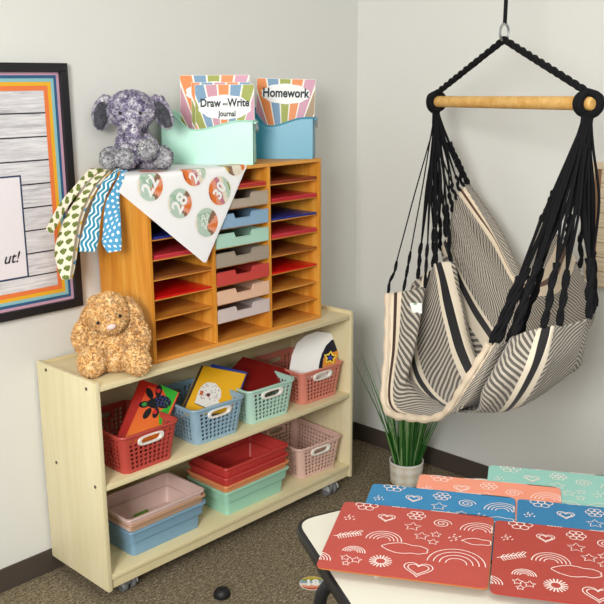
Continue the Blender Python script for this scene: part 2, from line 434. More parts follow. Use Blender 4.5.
# red book
n, f = leaner((.19, .088, .50), R(58))
t = thing('picture_book', 'red orange picture book with berry art leaning in the red basket', 'book', f(135, 440)-n*.012)
q = [f(*p) for p in ((111, 452), (141, 379.5), (179.5, 392.5), (160, 440))]
b = MB(); b.slab(q, n, .012); b.build('cover', plain('#b81f16', .25, .03), t, world=True)
b = MB(); b.add([f(*p, .0004) for p in ((121, 447), (148, 386), (178.5, 393.5), (159, 439))], [(0, 1, 2, 3)])
def mk_orange():
    mt, bb = newmat('orange_cover'); c = sep(coords('Generated'))
    return fin(mt, bb, mixc(c[2], '#f0852a', '#e2381c'), .3, .5)
b.build('cover_art', mk_orange(), t, world=True)
def blob(pts, e, nm, mtl, par, ff=None):
    b = MB(); b.add([(ff or f)(u, v, e) for u, v in pts], [tuple(range(len(pts)))]); return b.build(nm, mtl, par, world=True)
def ell(cx, cy, a, bb, ang=0, n=16): return [(cx+a*cos(t)*cos(ang)-bb*sin(t)*sin(ang), cy+a*cos(t)*sin(ang)+bb*sin(t)*cos(ang)) for t in [2*pi*i/n for i in range(n)]]
GREEN = plain('#2fb52c', .3); BLK = plain('#101018', .35, 0)
blob([(160, 384.5), (178, 392.5), (163, 424), (159, 425), (158.5, 412), (170, 404)], .0007, 'cover_art', GREEN, t)
b = MB()
for k, pts in enumerate((ell(149.5, 393.5, 6, 3.2, R(65)), ell(144, 404.5, 5.5, 3.3, R(-12)), ell(147, 413.5, 6.5, 3, R(-55)), ell(155.5, 413, 5.5, 3, R(-70)), ell(158.5, 391, 6, 3.2, R(100)), ell(154, 403.5, 7, 5), ell(162, 402, 9, 6.5, R(10)))):
    b.add([f(u, v, .0010+.0001*k) for u, v in pts], [tuple(range(16))], 0)
for u, v in ((158, 391), (154.5, 412)): b.add([f(*q, .0022) for q in ell(u, v, 2.2, 2.2)], [tuple(range(16))], 1)
b.add([f(*q, .0022) for q in ell(144, 404.5, 2.6, 2.0, -.3)], [tuple(range(16))], 2)
for k in range(16):
    a = k*2.4; rr = 1.4*math.sqrt(k)+.3; b.add([f(*q, .0024) for q in ell(162+rr*1.3*cos(a), 401.5+rr*.95*sin(a), .8, .8, 0, 8)], [tuple(range(8))], 3)
b.ribbon([f(u, v, .0026) for u, v in ((164.5, 401), (168, 406), (166, 412), (162, 418))], .0022, n, 2)
b.build('berry_print', [BLK, plain('#d8262c', .35), plain('#3f9a3d', .4), plain('#4a4fa8', .35)], t, world=True)
# yellow book over a blue one
n, f = leaner((.475, .10, .50), R(58), -.22)
g = lambda u, v, e=0: f(u, v, e)-n*.0125
t = thing('picture_book', 'yellow picture book with a speckled white drawing in the blue basket', 'book', f(205, 415)-n*.01)
b = MB(); b.slab([f(*p) for p in ((178, 417), (201.5, 365.5), (246, 374), (231, 412))], n, .009, 0); b.build('cover', [plain('#eaae10', .3, .03)], t, world=True)
b = MB(); b.add([f(*p, .0004) for p in ((178, 417), (201.5, 365.5), (203.5, 365.9), (181, 417.5))], [(0, 1, 2, 3)]); b.build('spine', plain('#2d2420', .5), t, world=True)
DOT = plain('#e9e6e0', .5)
blob([(194.5, 403), (196.5, 397), (198.5, 391), (201.6, 386), (207.4, 382), (215.6, 383.3), (221, 390), (221, 397.4), (218, 400.7), (221.4, 404.8), (209.8, 409)], .0006, 'cover_art', DOT, t)
b = MB(); random.seed(3)
for k in range(40):
    a = random.uniform(0, 6.28); rr = math.sqrt(random.random())
    b.add([f(*q, .0010) for q in ell(209+10.5*rr*cos(a), 393+9*rr*sin(a), .55, .5, 0, 6)], [tuple(range(6))], random.choice((0, 0, 1)))
b.add([f(*q, .0011) for q in ell(208.2, 395, 1.9, 1.8)], [tuple(range(16))], 2)
b.add([f(*q, .0011) for q in ((199, 395), (200.5, 390.5), (203.5, 391), (202.5, 395))], [(0, 1, 2, 3)], 3)
b.ribbon([f(u, v, .0012) for u, v in ((195, 403.5), (201, 406), (209, 409.5))], .003, n, 0)
b.build('speckle_print', [plain('#4b4a55', .5), plain('#b06a6a', .5), plain('#6b1f22', .5), plain('#c25a2c', .5)], t, world=True)
t2 = MB(); t2.slab([g(*p) for p in ((186, 414), (213.5, 362.8), (248.8, 371.5), (238, 405))], n, .006)
o = t2.build('picture_book', plain('#1f3f9c', .3, .03), origin=g(205, 410)); tag(o, 'dark blue book tucked behind the yellow picture book', 'book')
# glossy dark red folders
n, f = leaner((.73, .13, .515), R(36), -.25)
t2 = MB(); t2.slab([f(*p) for p in ((228, 372), (243, 356.5), (293, 371), (284, 384), (250, 395))], n, .005)
o = t2.build('plastic_folder', plain('#7d0e12', .12, .02, 5, .7), origin=f(258, 375)); tag(o, 'glossy dark red folder leaning in the mint basket, upper one', 'folder')
g = lambda u, v, e=0: f(u, v, e)-n*.014
t2 = MB(); t2.slab([g(*p) for p in ((231, 380), (240, 361), (288, 373.5), (282, 386), (252, 395))], n, .006)
o = t2.build('plastic_folder', plain('#a3231a', .15, .02, 5, .7), origin=g(258, 380)); tag(o, 'glossy red folder under the darker one in the mint basket', 'folder')
# white papers in the coral basket
n, f = leaner((.985, .085, .50), R(64), -.38)
t = thing('paper_sheet', 'curled white paper with a star drawing in the coral basket', 'paper', f(315, 370))
pts = [(288, 378), (292, 355), (297, 343), (306, 335.5), (317, 331.5), (330, 333), (341, 337), (336, 366), (330, 378)]
b = MB(); b.slab([f(*p) for p in pts], n, .003); b.build('page', WHITE, t, world=True)
blob([(319.5, 371), (318.6, 367), (320, 360), (322, 353.5), (326, 345.5), (331.5, 340), (337, 338), (340.5, 339), (338.5, 350), (334, 352), (327, 354), (323.5, 358), (322.5, 366), (322.5, 372)], .0005, 'paper_art', plain('#15172b', .4), t)
blob([(322, 372), (322.3, 364), (324, 357), (328, 353.5), (335, 351.5), (339, 349), (336, 366.5), (331, 373)], .0004, 'paper_art', plain('#d98d2f', .5), t)
def star(cx, cy, r, r2, rot=0): return [(cx+(r if i % 2 == 0 else r2)*sin(rot+pi*i/5), cy-(r if i % 2 == 0 else r2)*cos(rot+pi*i/5)) for i in range(10)]
def fan(b, c, ring, e, mi, ff):
    b.add([ff(*c, e)]+[ff(u, v, e) for u, v in ring], [(0, i+1, (i+1) % len(ring)+1) for i in range(len(ring))], mi)
b = MB(); fan(b, (330.2, 357.6), star(330.2, 357.6, 7, 4.2, .1), .0009, 0, f); fan(b, (330.2, 357.6), star(330.2, 357.6, 5.2, 2.5, .1), .0012, 1, f); fan(b, (330, 357.8), ell(330, 357.8, 1.8, 1.8), .0014, 2, f)
b.build('star_print', [plain('#f0d24a', .5), plain('#14142a', .5), plain('#3c45b8', .5)], t, world=True)
g = lambda u, v, e=0: f(u, v, e)-n*.008
t2 = MB(); t2.slab([g(*p) for p in ((322, 376), (330, 338), (345.2, 337), (339.5, 364), (334, 376))], n, .003)
o = t2.build('paper_folder', plain('#1f7a3c', .4), origin=g(335, 370)); tag(o, 'green folder standing behind the star drawing', 'folder')
g2 = lambda u, v, e=0: f(u, v, e)-n*.014
t2 = MB(); t2.slab([g2(*p) for p in ((324, 376), (332, 344), (347.5, 342), (343, 360), (336, 376))], n, .004)
o = t2.build('paper_folder', plain('#e6e4dc', .5), origin=g2(337, 370)); tag(o, 'cream folder behind the green folder, next to the shelf end', 'folder')
blob([(137, 452), (150, 446), (153, 436), (141, 440)], 0, 'x', WHITE, None, lambda u, v, e: V((0, 0, 0))) if False else None

# ---------------------------------------------------------------- plush toys
def plush_mesh(blobs, voxel, disp, nsc, tuft, ntuft, name, mtl, parent, seed=1, curl=1.0):
    """One continuous furry body: rounded masses fused, roughened, then covered in short fur tufts."""
    bm = bmesh.new()
    for c, r, rot in blobs:
        mt = Matrix.Translation(c) @ rot.to_matrix().to_4x4() @ Matrix.Diagonal((*r, 1))
        bmesh.ops.create_icosphere(bm, subdivisions=3, radius=1, matrix=mt)
    me = bpy.data.meshes.new(name); bm.to_mesh(me); bm.free()
    o = bpy.data.objects.new(name, me); C.objects.link(o)
    md = o.modifiers.new('r', 'REMESH'); md.mode = 'VOXEL'; md.voxel_size = voxel
    ms = o.modifiers.new('s', 'SMOOTH'); ms.iterations = 5; ms.factor = .6
    bpy.context.view_layer.update()
    dg = bpy.context.evaluated_depsgraph_get(); m2 = bpy.data.meshes.new_from_object(o.evaluated_get(dg))
    bpy.data.objects.remove(o); bpy.data.meshes.remove(me)
    rnd = random.Random(seed); mb = MB()
    vs = []
    for q in m2.vertices:
        d = noise.noise(q.co*nsc)*.6+noise.noise(q.co*nsc*2.3)*.4
        vs.append(q.co+q.normal*d*disp)
    mb.add(vs, [list(p.vertices) for p in m2.polygons])
    ps = list(m2.polygons)
    for k in range(ntuft):
        p = rnd.choice(ps); nn = p.normal; c = sum((vs[i] for i in p.vertices), V())/len(p.vertices)
        w = V((rnd.gauss(0, 1), rnd.gauss(0, 1), rnd.gauss(0, 1))); tg = (w-nn*w.dot(nn)).normalized(); bt = nn.cross(tg)
        L = tuft*rnd.uniform(.6, 1.3); wd = L*.33
        tip = c+nn*L*.75+tg*L*curl*.7+V((0, 0, -L*.25)); mid = c+nn*L*.55+tg*L*.15
        mb.add([c-bt*wd-nn*.001, c+bt*wd-nn*.001, mid+bt*wd*.8, mid-bt*wd*.8, tip, c+tg*wd-nn*.001], [(0, 1, 2, 3), (3, 2, 4), (1, 5, 2), (5, 0, 3), (5, 3, 4, 2)])
    bpy.data.meshes.remove(m2)
    ob = mb.build(name, mtl, parent, smooth=True); return ob
from mathutils import Euler
E0 = Euler((0, 0, 0))
def fur(name, c1, c2, c3, sc, p=(.35, .5, .65)):
    mt, b = newmat(name); t = coords(); f = nz(t, sc, 3, .6, .4); g = nz(t, sc*5, 2)
    return fin(mt, b, ramp(f*.75+g*.25, (p[0], c1), (p[1], c2), (p[2], c3)), .95, .1, g, .4, .003, sheen=.3)
# elephant, sitting on top of the organizer, facing the camera
def ico_part(c, r, rot, name, mtl, par):
    bm = bmesh.new(); bmesh.ops.create_icosphere(bm, subdivisions=3, radius=1, matrix=Matrix.Translation(c) @ rot.to_matrix().to_4x4() @ Matrix.Diagonal((*r, 1))); bm.verts.index_update()
    b = MB(); b.add([q.co.copy() for q in bm.verts], [[q.index for q in f_.verts] for f_ in bm.faces]); bm.free(); return b.build(name, mtl, par, smooth=True)
el = thing('plush_toy', 'purple grey mottled plush elephant sitting on top of the organizer', 'soft toy', (.323, .212, 1.3035), -.74)
EF = fur('elephant_fur', '#5f5878', '#9a93ac', '#dcd8de', 48, (.38, .49, .60)); EG = fur('elephant_grey_fur', '#77777c', '#a9a9ad', '#d6d5d7', 70)
bl = [((0, .01, .068), (.058, .050, .066), E0), ((0, .005, .110), (.044, .042, .04), E0), ((-.002, -.004, .176), (.074, .060, .060), E0), ((.0, -.030, .150), (.050, .046, .044), E0),
      ((.004, -.066, .130), (.028, .026, .026), E0), ((.008, -.080, .112), (.022, .02, .026), E0), ((.010, -.086, .094), (.018, .018, .018), E0),
      ((-.012, -.060, .050), (.030, .030, .034), E0), ((-.016, -.080, .038), (.034, .028, .034), E0), ((.042, -.052, .076), (.034, .030, .030), E0), ((.048, -.070, .062), (.036, .028, .036), E0),
      ((-.066, -.03, .034), (.032, .045, .034), E0), ((.086, -.026, .034), (.034, .045, .036), E0), ((.05, -.01, .03), (.04, .04, .03), E0), ((-.04, -.01, .03), (.04, .04, .03), E0)]
plush_mesh(bl, .0048, .0035, 120, .006, 6500, 'body', EF, el, 2)
for sx in (-1, 1):                                          # hanging ears with a darker lining
    rot = Euler((R(8), R((8 if sx < 0 else 22)*-sx), R(-18*sx)))
    e = plush_mesh([((sx*.092, .002, .166), (.030, .012, .052), rot), ((sx*.078, .006, .200), (.026, .013, .022), E0)], .004, .003, 130, .005, 1100, 'ear', EF, el, 5)
    ico_part((sx*.094, -.0105, .162), (.022, .006, .042), rot, 'ear_lining', fur('ear_lining', '#34353a', '#494a50', '#606168', 90), e)
for c, rr in (((-.069, -.070, .036), .029), ((.090, -.064, .038), .031), ((-.018, -.103, .040), .029), ((.050, -.094, .064), .030)):
    plush_mesh([(c, (rr, .012, rr*1.08), E0)], .004, .0025, 130, .005, 600, 'paw', EG, el, 8)
for sx in (-1, 1): ico_part((sx*.030+.002, -.068, .170), (.005, .004, .005), E0, 'eye', BLK, el)
# rabbit, sitting on the front left of the shelf, head tipped to one side
rb = thing('plush_toy', 'curly golden plush rabbit with long hanging ears sitting on the shelf', 'soft toy', (.128, .092, .7185), -.76)
RF = fur('rabbit_fur', '#cf9650', '#ecbd78', '#fae0b0', 60, (.24, .44, .68))
tilt = Euler((R(14), R(-16), R(6)))
HC = V((-.004, -.018, .180))
def hd(x, y, z): return HC + tilt.to_matrix() @ V((x, y, z))
bl = [((-.066, -.012, .105), (.030, .030, .050), E0), ((.064, -.014, .105), (.030, .030, .050), E0), ((-.002, .005, .080), (.062, .050, .074), E0), ((.002, -.002, .045), (.058, .056, .046), E0), ((0, 0, .125), (.040, .038, .04), E0),
      (hd(0, 0, 0), (.057, .055, .056), tilt), (hd(0, -.030, -.012), (.043, .036, .034), tilt), (hd(0, -.004, .022), (.054, .046, .046), tilt),
      ((-.058, -.062, .044), (.040, .034, .046), Euler((0, .15, .2))), ((.074, -.052, .044), (.040, .034, .046), Euler((0, -.25, -.2))), ((-.05, -.02, .03), (.034, .045, .032), E0), ((.058, -.02, .03), (.034, .045, .032), E0)]
plush_mesh(bl, .0048, .004, 110, .0065, 8500, 'body', RF, rb, 4)
plush_mesh([((-.050, .012, .205), (.022, .020, .022), E0), ((-.068, -.008, .165), (.024, .022, .044), Euler((0, .35, 0))), ((-.087, -.024, .115), (.030, .020, .050), Euler((0, .15, 0))), ((-.084, -.020, .085), (.027, .017, .032), E0)], .0045, .004, 110, .0065, 2600, 'ear', RF, rb, 5)
plush_mesh([((.046, .012, .200), (.020, .020, .022), E0), ((.068, -.006, .170), (.022, .018, .042), Euler((0, -.3, 0))), ((.084, -.026, .118), (.028, .020, .048), Euler((0, -.2, 0))), ((.082, -.026, .085), (.025, .017, .03), E0)], .0045, .004, 110, .0065, 2600, 'ear', RF, rb, 7)
o = ico_part(hd(0, -.070, -.008), (.014, .007, .009), tilt, 'nose', plain('#f0cfcb', .7), rb); o['label'] = 'pale pink nose'
for sx in (-1, 1): ico_part(hd(sx*.033, -.055, .010), (.0048, .004, .0048), E0, 'eye', BLK, rb)

# ---------------------------------------------------------------- book bins on top, with journals
ZT = OZ1+.0006
def book_bin(hexc, fr_, rz, label, L=.305, W=.078, H=.140):
    t = thing('book_bin', label, 'bin', (fr_[0], fr_[1], ZT), rz, 'book bins on top of the organizer')   # local x runs left from the front right corner
    mtl = plastic(hexc, .33); th = .003
    def top(s):                                             # s = 0 right end .. 1 left end
        k = min(1, max(0, (s-.66)/.26)); q = min(1, max(0, (.62-s)/.5))
        return H*(.80+.42*k*k*(3-2*k)) if s > .62 else H*(.80+.20*q*q*(3-2*q))
    b = MB(); N = 26
    for y, sg in ((0, -1), (W, 1)):
        for off in (0, th):
            yy = lambda z: y + (.006*sg*0) + (-sg*off) - (-sg)*.008*(1-z/H)
            b.grid([[V((-L*i/N*.985-.004, yy(k*top(i/N)), k*top(i/N))) for i in range(N+1)] for k in (0, .5, 1)])
        b.grid([[V((-L*i/N*.985-.004, y-sg*o_, top(i/N))) for i in range(N+1)] for o_ in (0, th)])
    for s in (0, 1):
        x = -L*.985*s-.004; h = top(s)
        for off in (0, th):
            xx = x+(-off if s == 0 else off)
            b.grid([[V((xx, .008*(1-k)+(W-.016*(1-k))*j/4, k*h)) for j in range(5)] for k in (0, 1)])
    b.box(-L+.004, -.004, .008, W-.008, 0, .004)
    b.build('tub', mtl, t, smooth=30)
    b = MB(); pts = [V((-L*i/N*.985-.004, -.001, top(i/N))) for i in range(N+1)]+[V((-L*.985-.004, W+.001, top(1)))]+[V((-L*i/N*.985-.004, W+.001, top(i/N))) for i in range(N, -1, -1)]
    b.tube(pts+[pts[0]], .0032, 6); b.build('rim', mtl, t, smooth=True)
    b = MB(); b.box(-.004, .007, W*.15, W*.85, H-.010, H-.002, ch=.002); b.build('lip', mtl, t)
    b = MB(); b.tube([V((.004, W*.3, H-.012)), V((.006, W*.3, H-.026)), V((.006, W*.5, H-.034)), V((.006, W*.7, H-.026)), V((.004, W*.7, H-.012))], .0032, 8)
    o = b.build('handle', CHROME, t, smooth=True); o['label'] = 'silver end clip'
    return t
mintf, mintr = (.678, .046), -.88
bluef, bluer = (.970, .053), -.90
book_bin('#b2e4d0', mintf, mintr, 'mint green book bin with a wavy rim beside the elephant')
book_bin('#3f97b3', bluef, bluer, 'turquoise blue book bin with a wavy rim at the right end', L=.24, W=.10)
RAYC = [plain(h, .45, .02) for h in ('#93982f', '#c98f9f', '#e8863c', '#6f96b6', '#9aa23b', '#e58a4a', '#cf97ae', '#a58a68', '#6f97bb', '#f3efe4')]
def clip(poly, a, bb, c):
    out = []
    for i in range(len(poly)):
        p, q = poly[i], poly[(i+1) % len(poly)]; dp = a*p[0]+bb*p[1]-c; dq = a*q[0]+bb*q[1]-c
        if dp <= 0: out.append(p)
        if dp*dq < 0: t = dp/(dp-dq); out.append((p[0]+(q[0]-p[0])*t, p[1]+(q[1]-p[1])*t))
    return out
def journal(origin, rz, tilt, W, H, label, words, rays, roll=0, th=.006, lab=(.62, .73, .42, .15)):
    t = thing('journal', label, 'notebook', origin, rz, 'striped journals in the book bins'); t.rotation_euler = (-tilt, roll, rz)
    _rm.pop(t.name, None)
    b = MB(); b.box(-W/2, W/2, .0004, th, 0, H, ch=.001); b.build('page_block', PAPER, t)
    b = MB(); e = 0
    b.add([(-W/2, -e, 0), (W/2, -e, 0), (W/2, -e, H), (-W/2, -e, H)], [(0, 1, 2, 3)], 9)
    cx, cz = 0, -.25*H; k = len(rays); a0, a1 = R(124), R(56)
    for i, ci in enumerate(rays):
        s = a0+(a1-a0)*i/k; q = a0+(a1-a0)*(i+.86)/k
        tri = [(cx, cz), (cx+2*H*cos(s), cz+2*H*sin(s)), (cx+2*H*cos(q), cz+2*H*sin(q))]
        for cl in ((1, 0, W/2-.001), (-1, 0, W/2-.001), (0, 1, H-.001), (0, -1, 0)): tri = clip(tri, *cl) if tri else tri
        if len(tri) > 2: b.add([(x, -.0006, z) for x, z in tri], [tuple(range(len(tri)))], ci)
    b.build('cover', RAYC, t)
    b = MB(); cxl, czl, wl, hl = 0, H*lab[1], W*lab[2], H*lab[3]
    pts = []
    for i in range(48):
        a = 2*pi*i/48; wv = 1+.07*abs(sin(a*5)); pts.append(V((wl*wv*cos(a), -.0012, czl+hl*wv*sin(a))))
    b.add(pts, [tuple(range(48))]); b.build('label', WHITE, t)
    for wtxt, sz, x, z in words:
        vs, fs = text_mesh(wtxt, sz, off=.0009*sz/.03)
        b = MB(); b.add([(v.x*.80+x, -.0018, v.y+z) for v in vs], fs); b.build('lettering', INK, t)
    return t
def inbin(fr_, rz, s, d, z=.006):                          # a spot in a bin: s along from the right, d in from the front face
    return (fr_[0]-s*cos(rz)-d*sin(rz), fr_[1]-s*sin(rz)+d*cos(rz), ZT+z)
journal(inbin(mintf, mintr, .137, .062), mintr, .05, .232, .280, 'striped journal at the back of the mint bin, half hidden', [], [0, 1, 2, 3, 4, 5, 6, 7, 8], th=.008, lab=(0, .80, .40, .12))
journal(inbin(mintf, mintr, .115, .046), mintr, .06, .196, .257, 'middle journal in the mint bin, edge peeking beside the front one', [], [1, 0, 2, 3, 1, 2, 3, 4, 6], th=.005)
journal(inbin(mintf, mintr, .101, .033), mintr, .07, .196, .250, 'Draw and Write Journal at the front of the mint bin', [('Draw', .037, -.047, .190), ('and', .014, .002, .188), ('Write', .036, .046, .191), ('Journal', .025, .008, .156)], [2, 0, 3, 1, 2, 3, 4, 6, 6], th=.005, lab=(0, .71, .43, .15))
journal(inbin(bluef, bluer, .112, .052), bluer, .10, .208, .268, 'Homework journal standing in the turquoise bin', [('Homework', .044, .0, .218)], [0, 1, 2, 3, 4, 5, 6, 7, 8], th=.010, lab=(0, .805, .40, .125), roll=.03)

# ---------------------------------------------------------------- sticker sheets draped over the organizer edge
YB, ZB = OY-.0035, OZ1+.0012; rb_ = .006
def sheet_fn(eps, lift=0):
    def fn(a, bb, e=0):                                    # a along the bend (world x), bb down from the bend
        e = e+eps
        L = rb_*pi/2
        if bb < 0: return V((a, YB+rb_-bb, ZB+e+lift))
        if bb < L: th = bb/rb_; return V((a, YB+rb_-(rb_+e)*sin(th), ZB+lift-rb_+(rb_+e)*cos(th)))
        d = bb-L; return V((a, YB-e-d*.05, ZB+lift-rb_-d))
    return fn
def sheet_ab(u, v): p = on(1, YB-.006, u, v); return (p.x, ZB-p.z+.003)
def sheet_mesh(fn, tip, left, right, e0):
    tip, left, right = V(tip), V(left), V(right)
    ax, ay = left-tip, (right-tip); k = .40/ay.length; ay2 = ay*k
    b = MB(); N, M = 30, 40; P = []; top = 0
    for i in range(N+1):
        row = []
        for j in range(M+1):
            q = tip+ax*(i/N)+ay2*(j/M); row.append(fn(q.x, max(q.y, -.19), e0))
        P.append(row)
    b.grid(P); return b
Lc, Tc, Rc = sheet_ab(119, 192), sheet_ab(202, 262.5), sheet_ab(247, 166)
fn = sheet_fn(.0016)
sh = thing('sticker_sheet', 'white sheet of round number stickers draped over the organizer edge, upper sheet', 'paper', (.44, .06, ZB))
sheet_mesh(fn, Tc, Lc, Rc, 0).build('sheet', PAPER, sh, world=True, smooth=True)
SC = {k: plain(h, .45, .02) for k, h in dict(sage='#b9cfbf', cream='#e9e0cc', orange='#e2762f', brown='#8c6b55', salmon='#e79a7d', olive='#8f9a3a', yellow='#d3b02c', mauve='#c2788a', rust='#b9522a', blue='#86a8c4', sage2='#9fbfa6', green='#7fae8d').items()}
SK = list(SC); SM = [SC[k] for k in SK]+[WHITE]
pal = {'a': ['cream', 'sage', 'sage2', 'sage', 'brown', 'salmon', 'orange', 'salmon', 'brown'], 'b': ['rust', 'orange', 'salmon', 'mauve', 'cream', 'sage', 'olive'], 'c': ['yellow', 'brown', 'cream', 'cream', 'orange', 'salmon']}
def sticker(fnab, rad, kind, words, rot, par, names=('sticker', 'lettering'), world=True, blobs=()):
    b = MB(); NR, NA = 8, 40; cols = pal[kind]
    for i in range(NR):
        for j in range(NA):
            r0, r1 = rad*i/NR, rad*(i+1)/NR; a0, a1 = 2*pi*j/NA, 2*pi*(j+1)/NA; rm, am = (r0+r1)/2, (a0+a1)/2
            x, y = rm*cos(am)/rad, rm*sin(am)/rad
            if kind == 'a':
                q = math.degrees(math.atan2(y+.25, x+.05))
                ci = (4 + min(4, int((q+62)/24.8))) if -62 < q < 62 else (0 if x < -.72 else 1 if (x*.8+y*.6) < -.25 or y > .55 else 2)
            else: ci = min(len(cols)-1, max(0, int((x*.9+y*.25+1)/2*len(cols))))
            mi = SK.index(cols[ci]) if rm < rad*.93 else len(SM)-1
            pts = [fnab(r*cos(a), r*sin(a), .0004) for r, a in ((r0, a0), (r1, a0), (r1, a1), (r0, a1))]
            b.add(pts if i else pts[1:], [(0, 1, 2, 3) if i else (0, 1, 2)], mi)
    o = b.build(names[0], SM, par, world=world)
    b = MB(); c, s = cos(rot), sin(rot)
    for wtxt, sz, x, y in words:
        vs, fs = text_mesh(wtxt, sz, off=.001*sz/.03)
        b.add([fnab((v.x+x)*c-(v.y+y)*s, (v.x+x)*s+(v.y+y)*c, .0009) for v in vs], fs)
    for x, y, r in blobs:
        b.add([fnab(x+r*cos(2*pi*i/12)*k, y+r*sin(2*pi*i/12)*k, .0009) for k in (1, .5) for i in range(12)], [(i, (i+1) % 12, 12+(i+1) % 12, 12+i) for i in range(12)])
    if b.f: q = b.build(names[1], WHITE, par if names[0] == 'sticker' else o, world=world)
    return o
a28, d28 = sheet_ab(180, 203.5); a22, d22 = sheet_ab(151, 186); aR, dR = sheet_ab(218.5, 193); aB, dB = sheet_ab(206, 222.5)
for (a, d), kind, words, bl_ in (((a22, d22), 'a', [('22', .060, 0, 0)], ()), ((a28, d28), 'a', [('28', .060, 0, 0)], ()), ((.424, .006), 'b', [('29', .052, -.004, -.010)], ()), ((aR+.006, dR-.006), 'b', [('30', .052, 0, 0)], ()),
        ((aB, dB), 'a', [], [(-.014, .018, .007), (-.002, .008, .007), (-.017, -.004, .006), (.005, .020, .006), (-.006, -.014, .006), (.0, -.004, .005), (-.02, .008, .004)]), ((.594, -.012), 'c', [], [(0, .004, .009), (.006, -.010, .007), (-.012, .006, .006)]), ((.322, -.062), 'b', [], ())):
    # the sheet is turned, so the stickers' own "up" follows the sheet
    sticker(lambda x, y, e, a=a, d=d: fn(a+x, d-y, e), 0.0520, kind, words, R(52), sh, blobs=bl_)
fn2 = sheet_fn(.0002)
tip2 = V(Tc)+V((.009, .002)); b = sheet_mesh(fn2, tip2, V(Lc)+V((.009, .002)), V(Rc)+V((.004, .003)), 0)
o = b.build('sticker_sheet', PAPER, origin=(.45, .06, ZB), smooth=True); tag(o, 'second white sheet peeking out under the sticker sheet', 'paper')

# ---------------------------------------------------------------- border strips hanging off the organizer's left end
def uvxy(): return sep(coords('UV'))[:2]
def mk_shamrock():
    mt, bb = newmat('shamrock_strip'); u, v = uvxy()
    sx, sy = u*36, v*36
    row = X.op('FLOOR', sy); sx = sx+row*.5
    fx, fy = fr(sx)-.5, fr(sy)-.5
    def disc(cx, cy, r): dx, dy = fx-cx, fy-cy; return lt(dx*dx+dy*dy, r*r)
    d = mx(mx(disc(-.17, 0, .22), disc(.17, 0, .22)), mx(disc(0, .2, .22), lt(mx(ab(fx+.04), ab(fy+.25)), .07)))
    return fin(mt, bb, mixc(d, '#e6dfc8', mixc(nz(coords(), 60), '#4f5f25', '#7d8a3f')), .6, .2)
def mk_wave():
    mt, bb = newmat('wave_strip'); u, v = uvxy()
    w = fr(u*75+sn(v*160)*.32); return fin(mt, bb, mixc(lt(w, .38), '#2f86a5', '#e8f1ee'), .6, .2)
def mk_dots():
    mt, bb = newmat('dot_strip'); u, v = uvxy()
    sy = v*58; sx = u*58+X.op('FLOOR', sy)*.5; fx, fy = fr(sx)-.5, fr(sy)-.5
    return fin(mt, bb, mixc(lt(fx*fx+fy*fy, .065), '#4f9bc4', '#eef4f5'), .6, .2)
def mk_icons():
    mt, bb = newmat('icon_strip'); u, v = uvxy(); sy = v*24; fx, fy = fr(u*24)-.5, fr(sy)-.5; par = fr(X.op('FLOOR', sy)*.5)
    c = mixc(gt(par, .25), '#e3b93a', '#5f93b5')
    return fin(mt, bb, mixc(lt(ab(fx)+ab(fy), .33), '#f0e9d2', c), .6, .2)
SHAM = mk_shamrock()
def strip(Lp, Rp, w0, w1, mtl, label, zoff, y0):
    n = len(Lp); A = []; B = []
    for i in range(n):
        t = i/(n-1); w = w0+(w1-w0)*t
        A.append(dep(*Lp[i], w)); B.append(dep(*Rp[i], w))
    # the length that lies on the organizer top, under the toy and the sheet
    za = OZ1+.0006+zoff
    pre = [(.30, y0), (.25, y0)]
    A = [V((x, y+.020, za)) for x, y in pre]+A; B = [V((x, y-.020, za)) for x, y in pre]+B
    Af, Bf = curve(A, 48), curve(B, 48); P = []; UVs = []; d = 0
    for i in range(49):
        if i: d += ((Af[i]+Bf[i])/2-(Af[i-1]+Bf[i-1])/2).length
        row = []; ur = []
        for j in range(7):
            q = Af[i].lerp(Bf[i], j/6)
            if q.x > OX0-.002: q.z = max(q.z, za)
            row.append(q); ur.append(((Bf[i]-Af[i]).length*(j/6), d))
        P.append(row); UVs.append(ur)
    b = MB(); b.grid(P, uv=UVs)
    o = b.build('border_strip', mtl, origin=P[0][3], smooth=True)
    md = o.modifiers.new('thickness', 'SOLIDIFY'); md.thickness = .0007
    tag(o, label, 'border strip', 'paper border strips hanging off the organizer')
strip([(92, 168), (88, 170.5), (74.7, 185.6), (61.5, 201), (51.5, 218), (45.7, 229.5)], [(104.5, 168), (93, 176.5), (78, 193), (65, 212), (57, 226), (52.5, 234)], 2.74, 2.63, SHAM, 'shamrock border strip, leftmost and shortest', .004, .285)
strip([(104.5, 168.5), (97, 174), (84.6, 188), (66.4, 214.6), (54.8, 247.7), (57.5, 268), (61.6, 279.4)], [(112, 168.5), (105, 174), (93, 188), (80, 215), (74.5, 242.7), (72, 262), (69.5, 279.4)], 2.73, 2.66, SHAM, 'shamrock border strip hanging lowest', .003, .255)
strip([(111, 168.5), (104, 174), (92, 188.5), (79, 215.5), (73.5, 243), (71, 262), (68, 279)], [(117, 168.5), (109, 174), (97.5, 188), (84, 215), (78.5, 243), (76.3, 260), (72.6, 279)], 2.74, 2.695, mk_icons(), 'narrow cream strip with yellow marks beside the lowest shamrock strip', .0022, .24)
strip([(117, 168), (111, 173.5), (102.8, 181.5), (94.6, 198), (88, 216), (81.3, 236), (78.5, 251.5)], [(124, 168.5), (120, 174), (112.8, 183), (104.5, 201), (100.4, 221), (98.7, 240), (95, 251.8)], 2.72, 2.67, mk_wave(), 'teal border strip with white wavy lines', .0014, .20)
strip([(122, 170), (118, 178), (112.8, 188), (105.3, 204.6), (102.8, 232.8), (102.3, 243), (107.5, 252.8)], [(128, 171), (124, 180), (119.8, 194.7), (119.8, 207), (120.7, 219.5), (121.5, 242.7), (121, 250.6)], 2.69, 2.65, mk_dots(), 'blue border strip with white dots', .0006, .165)

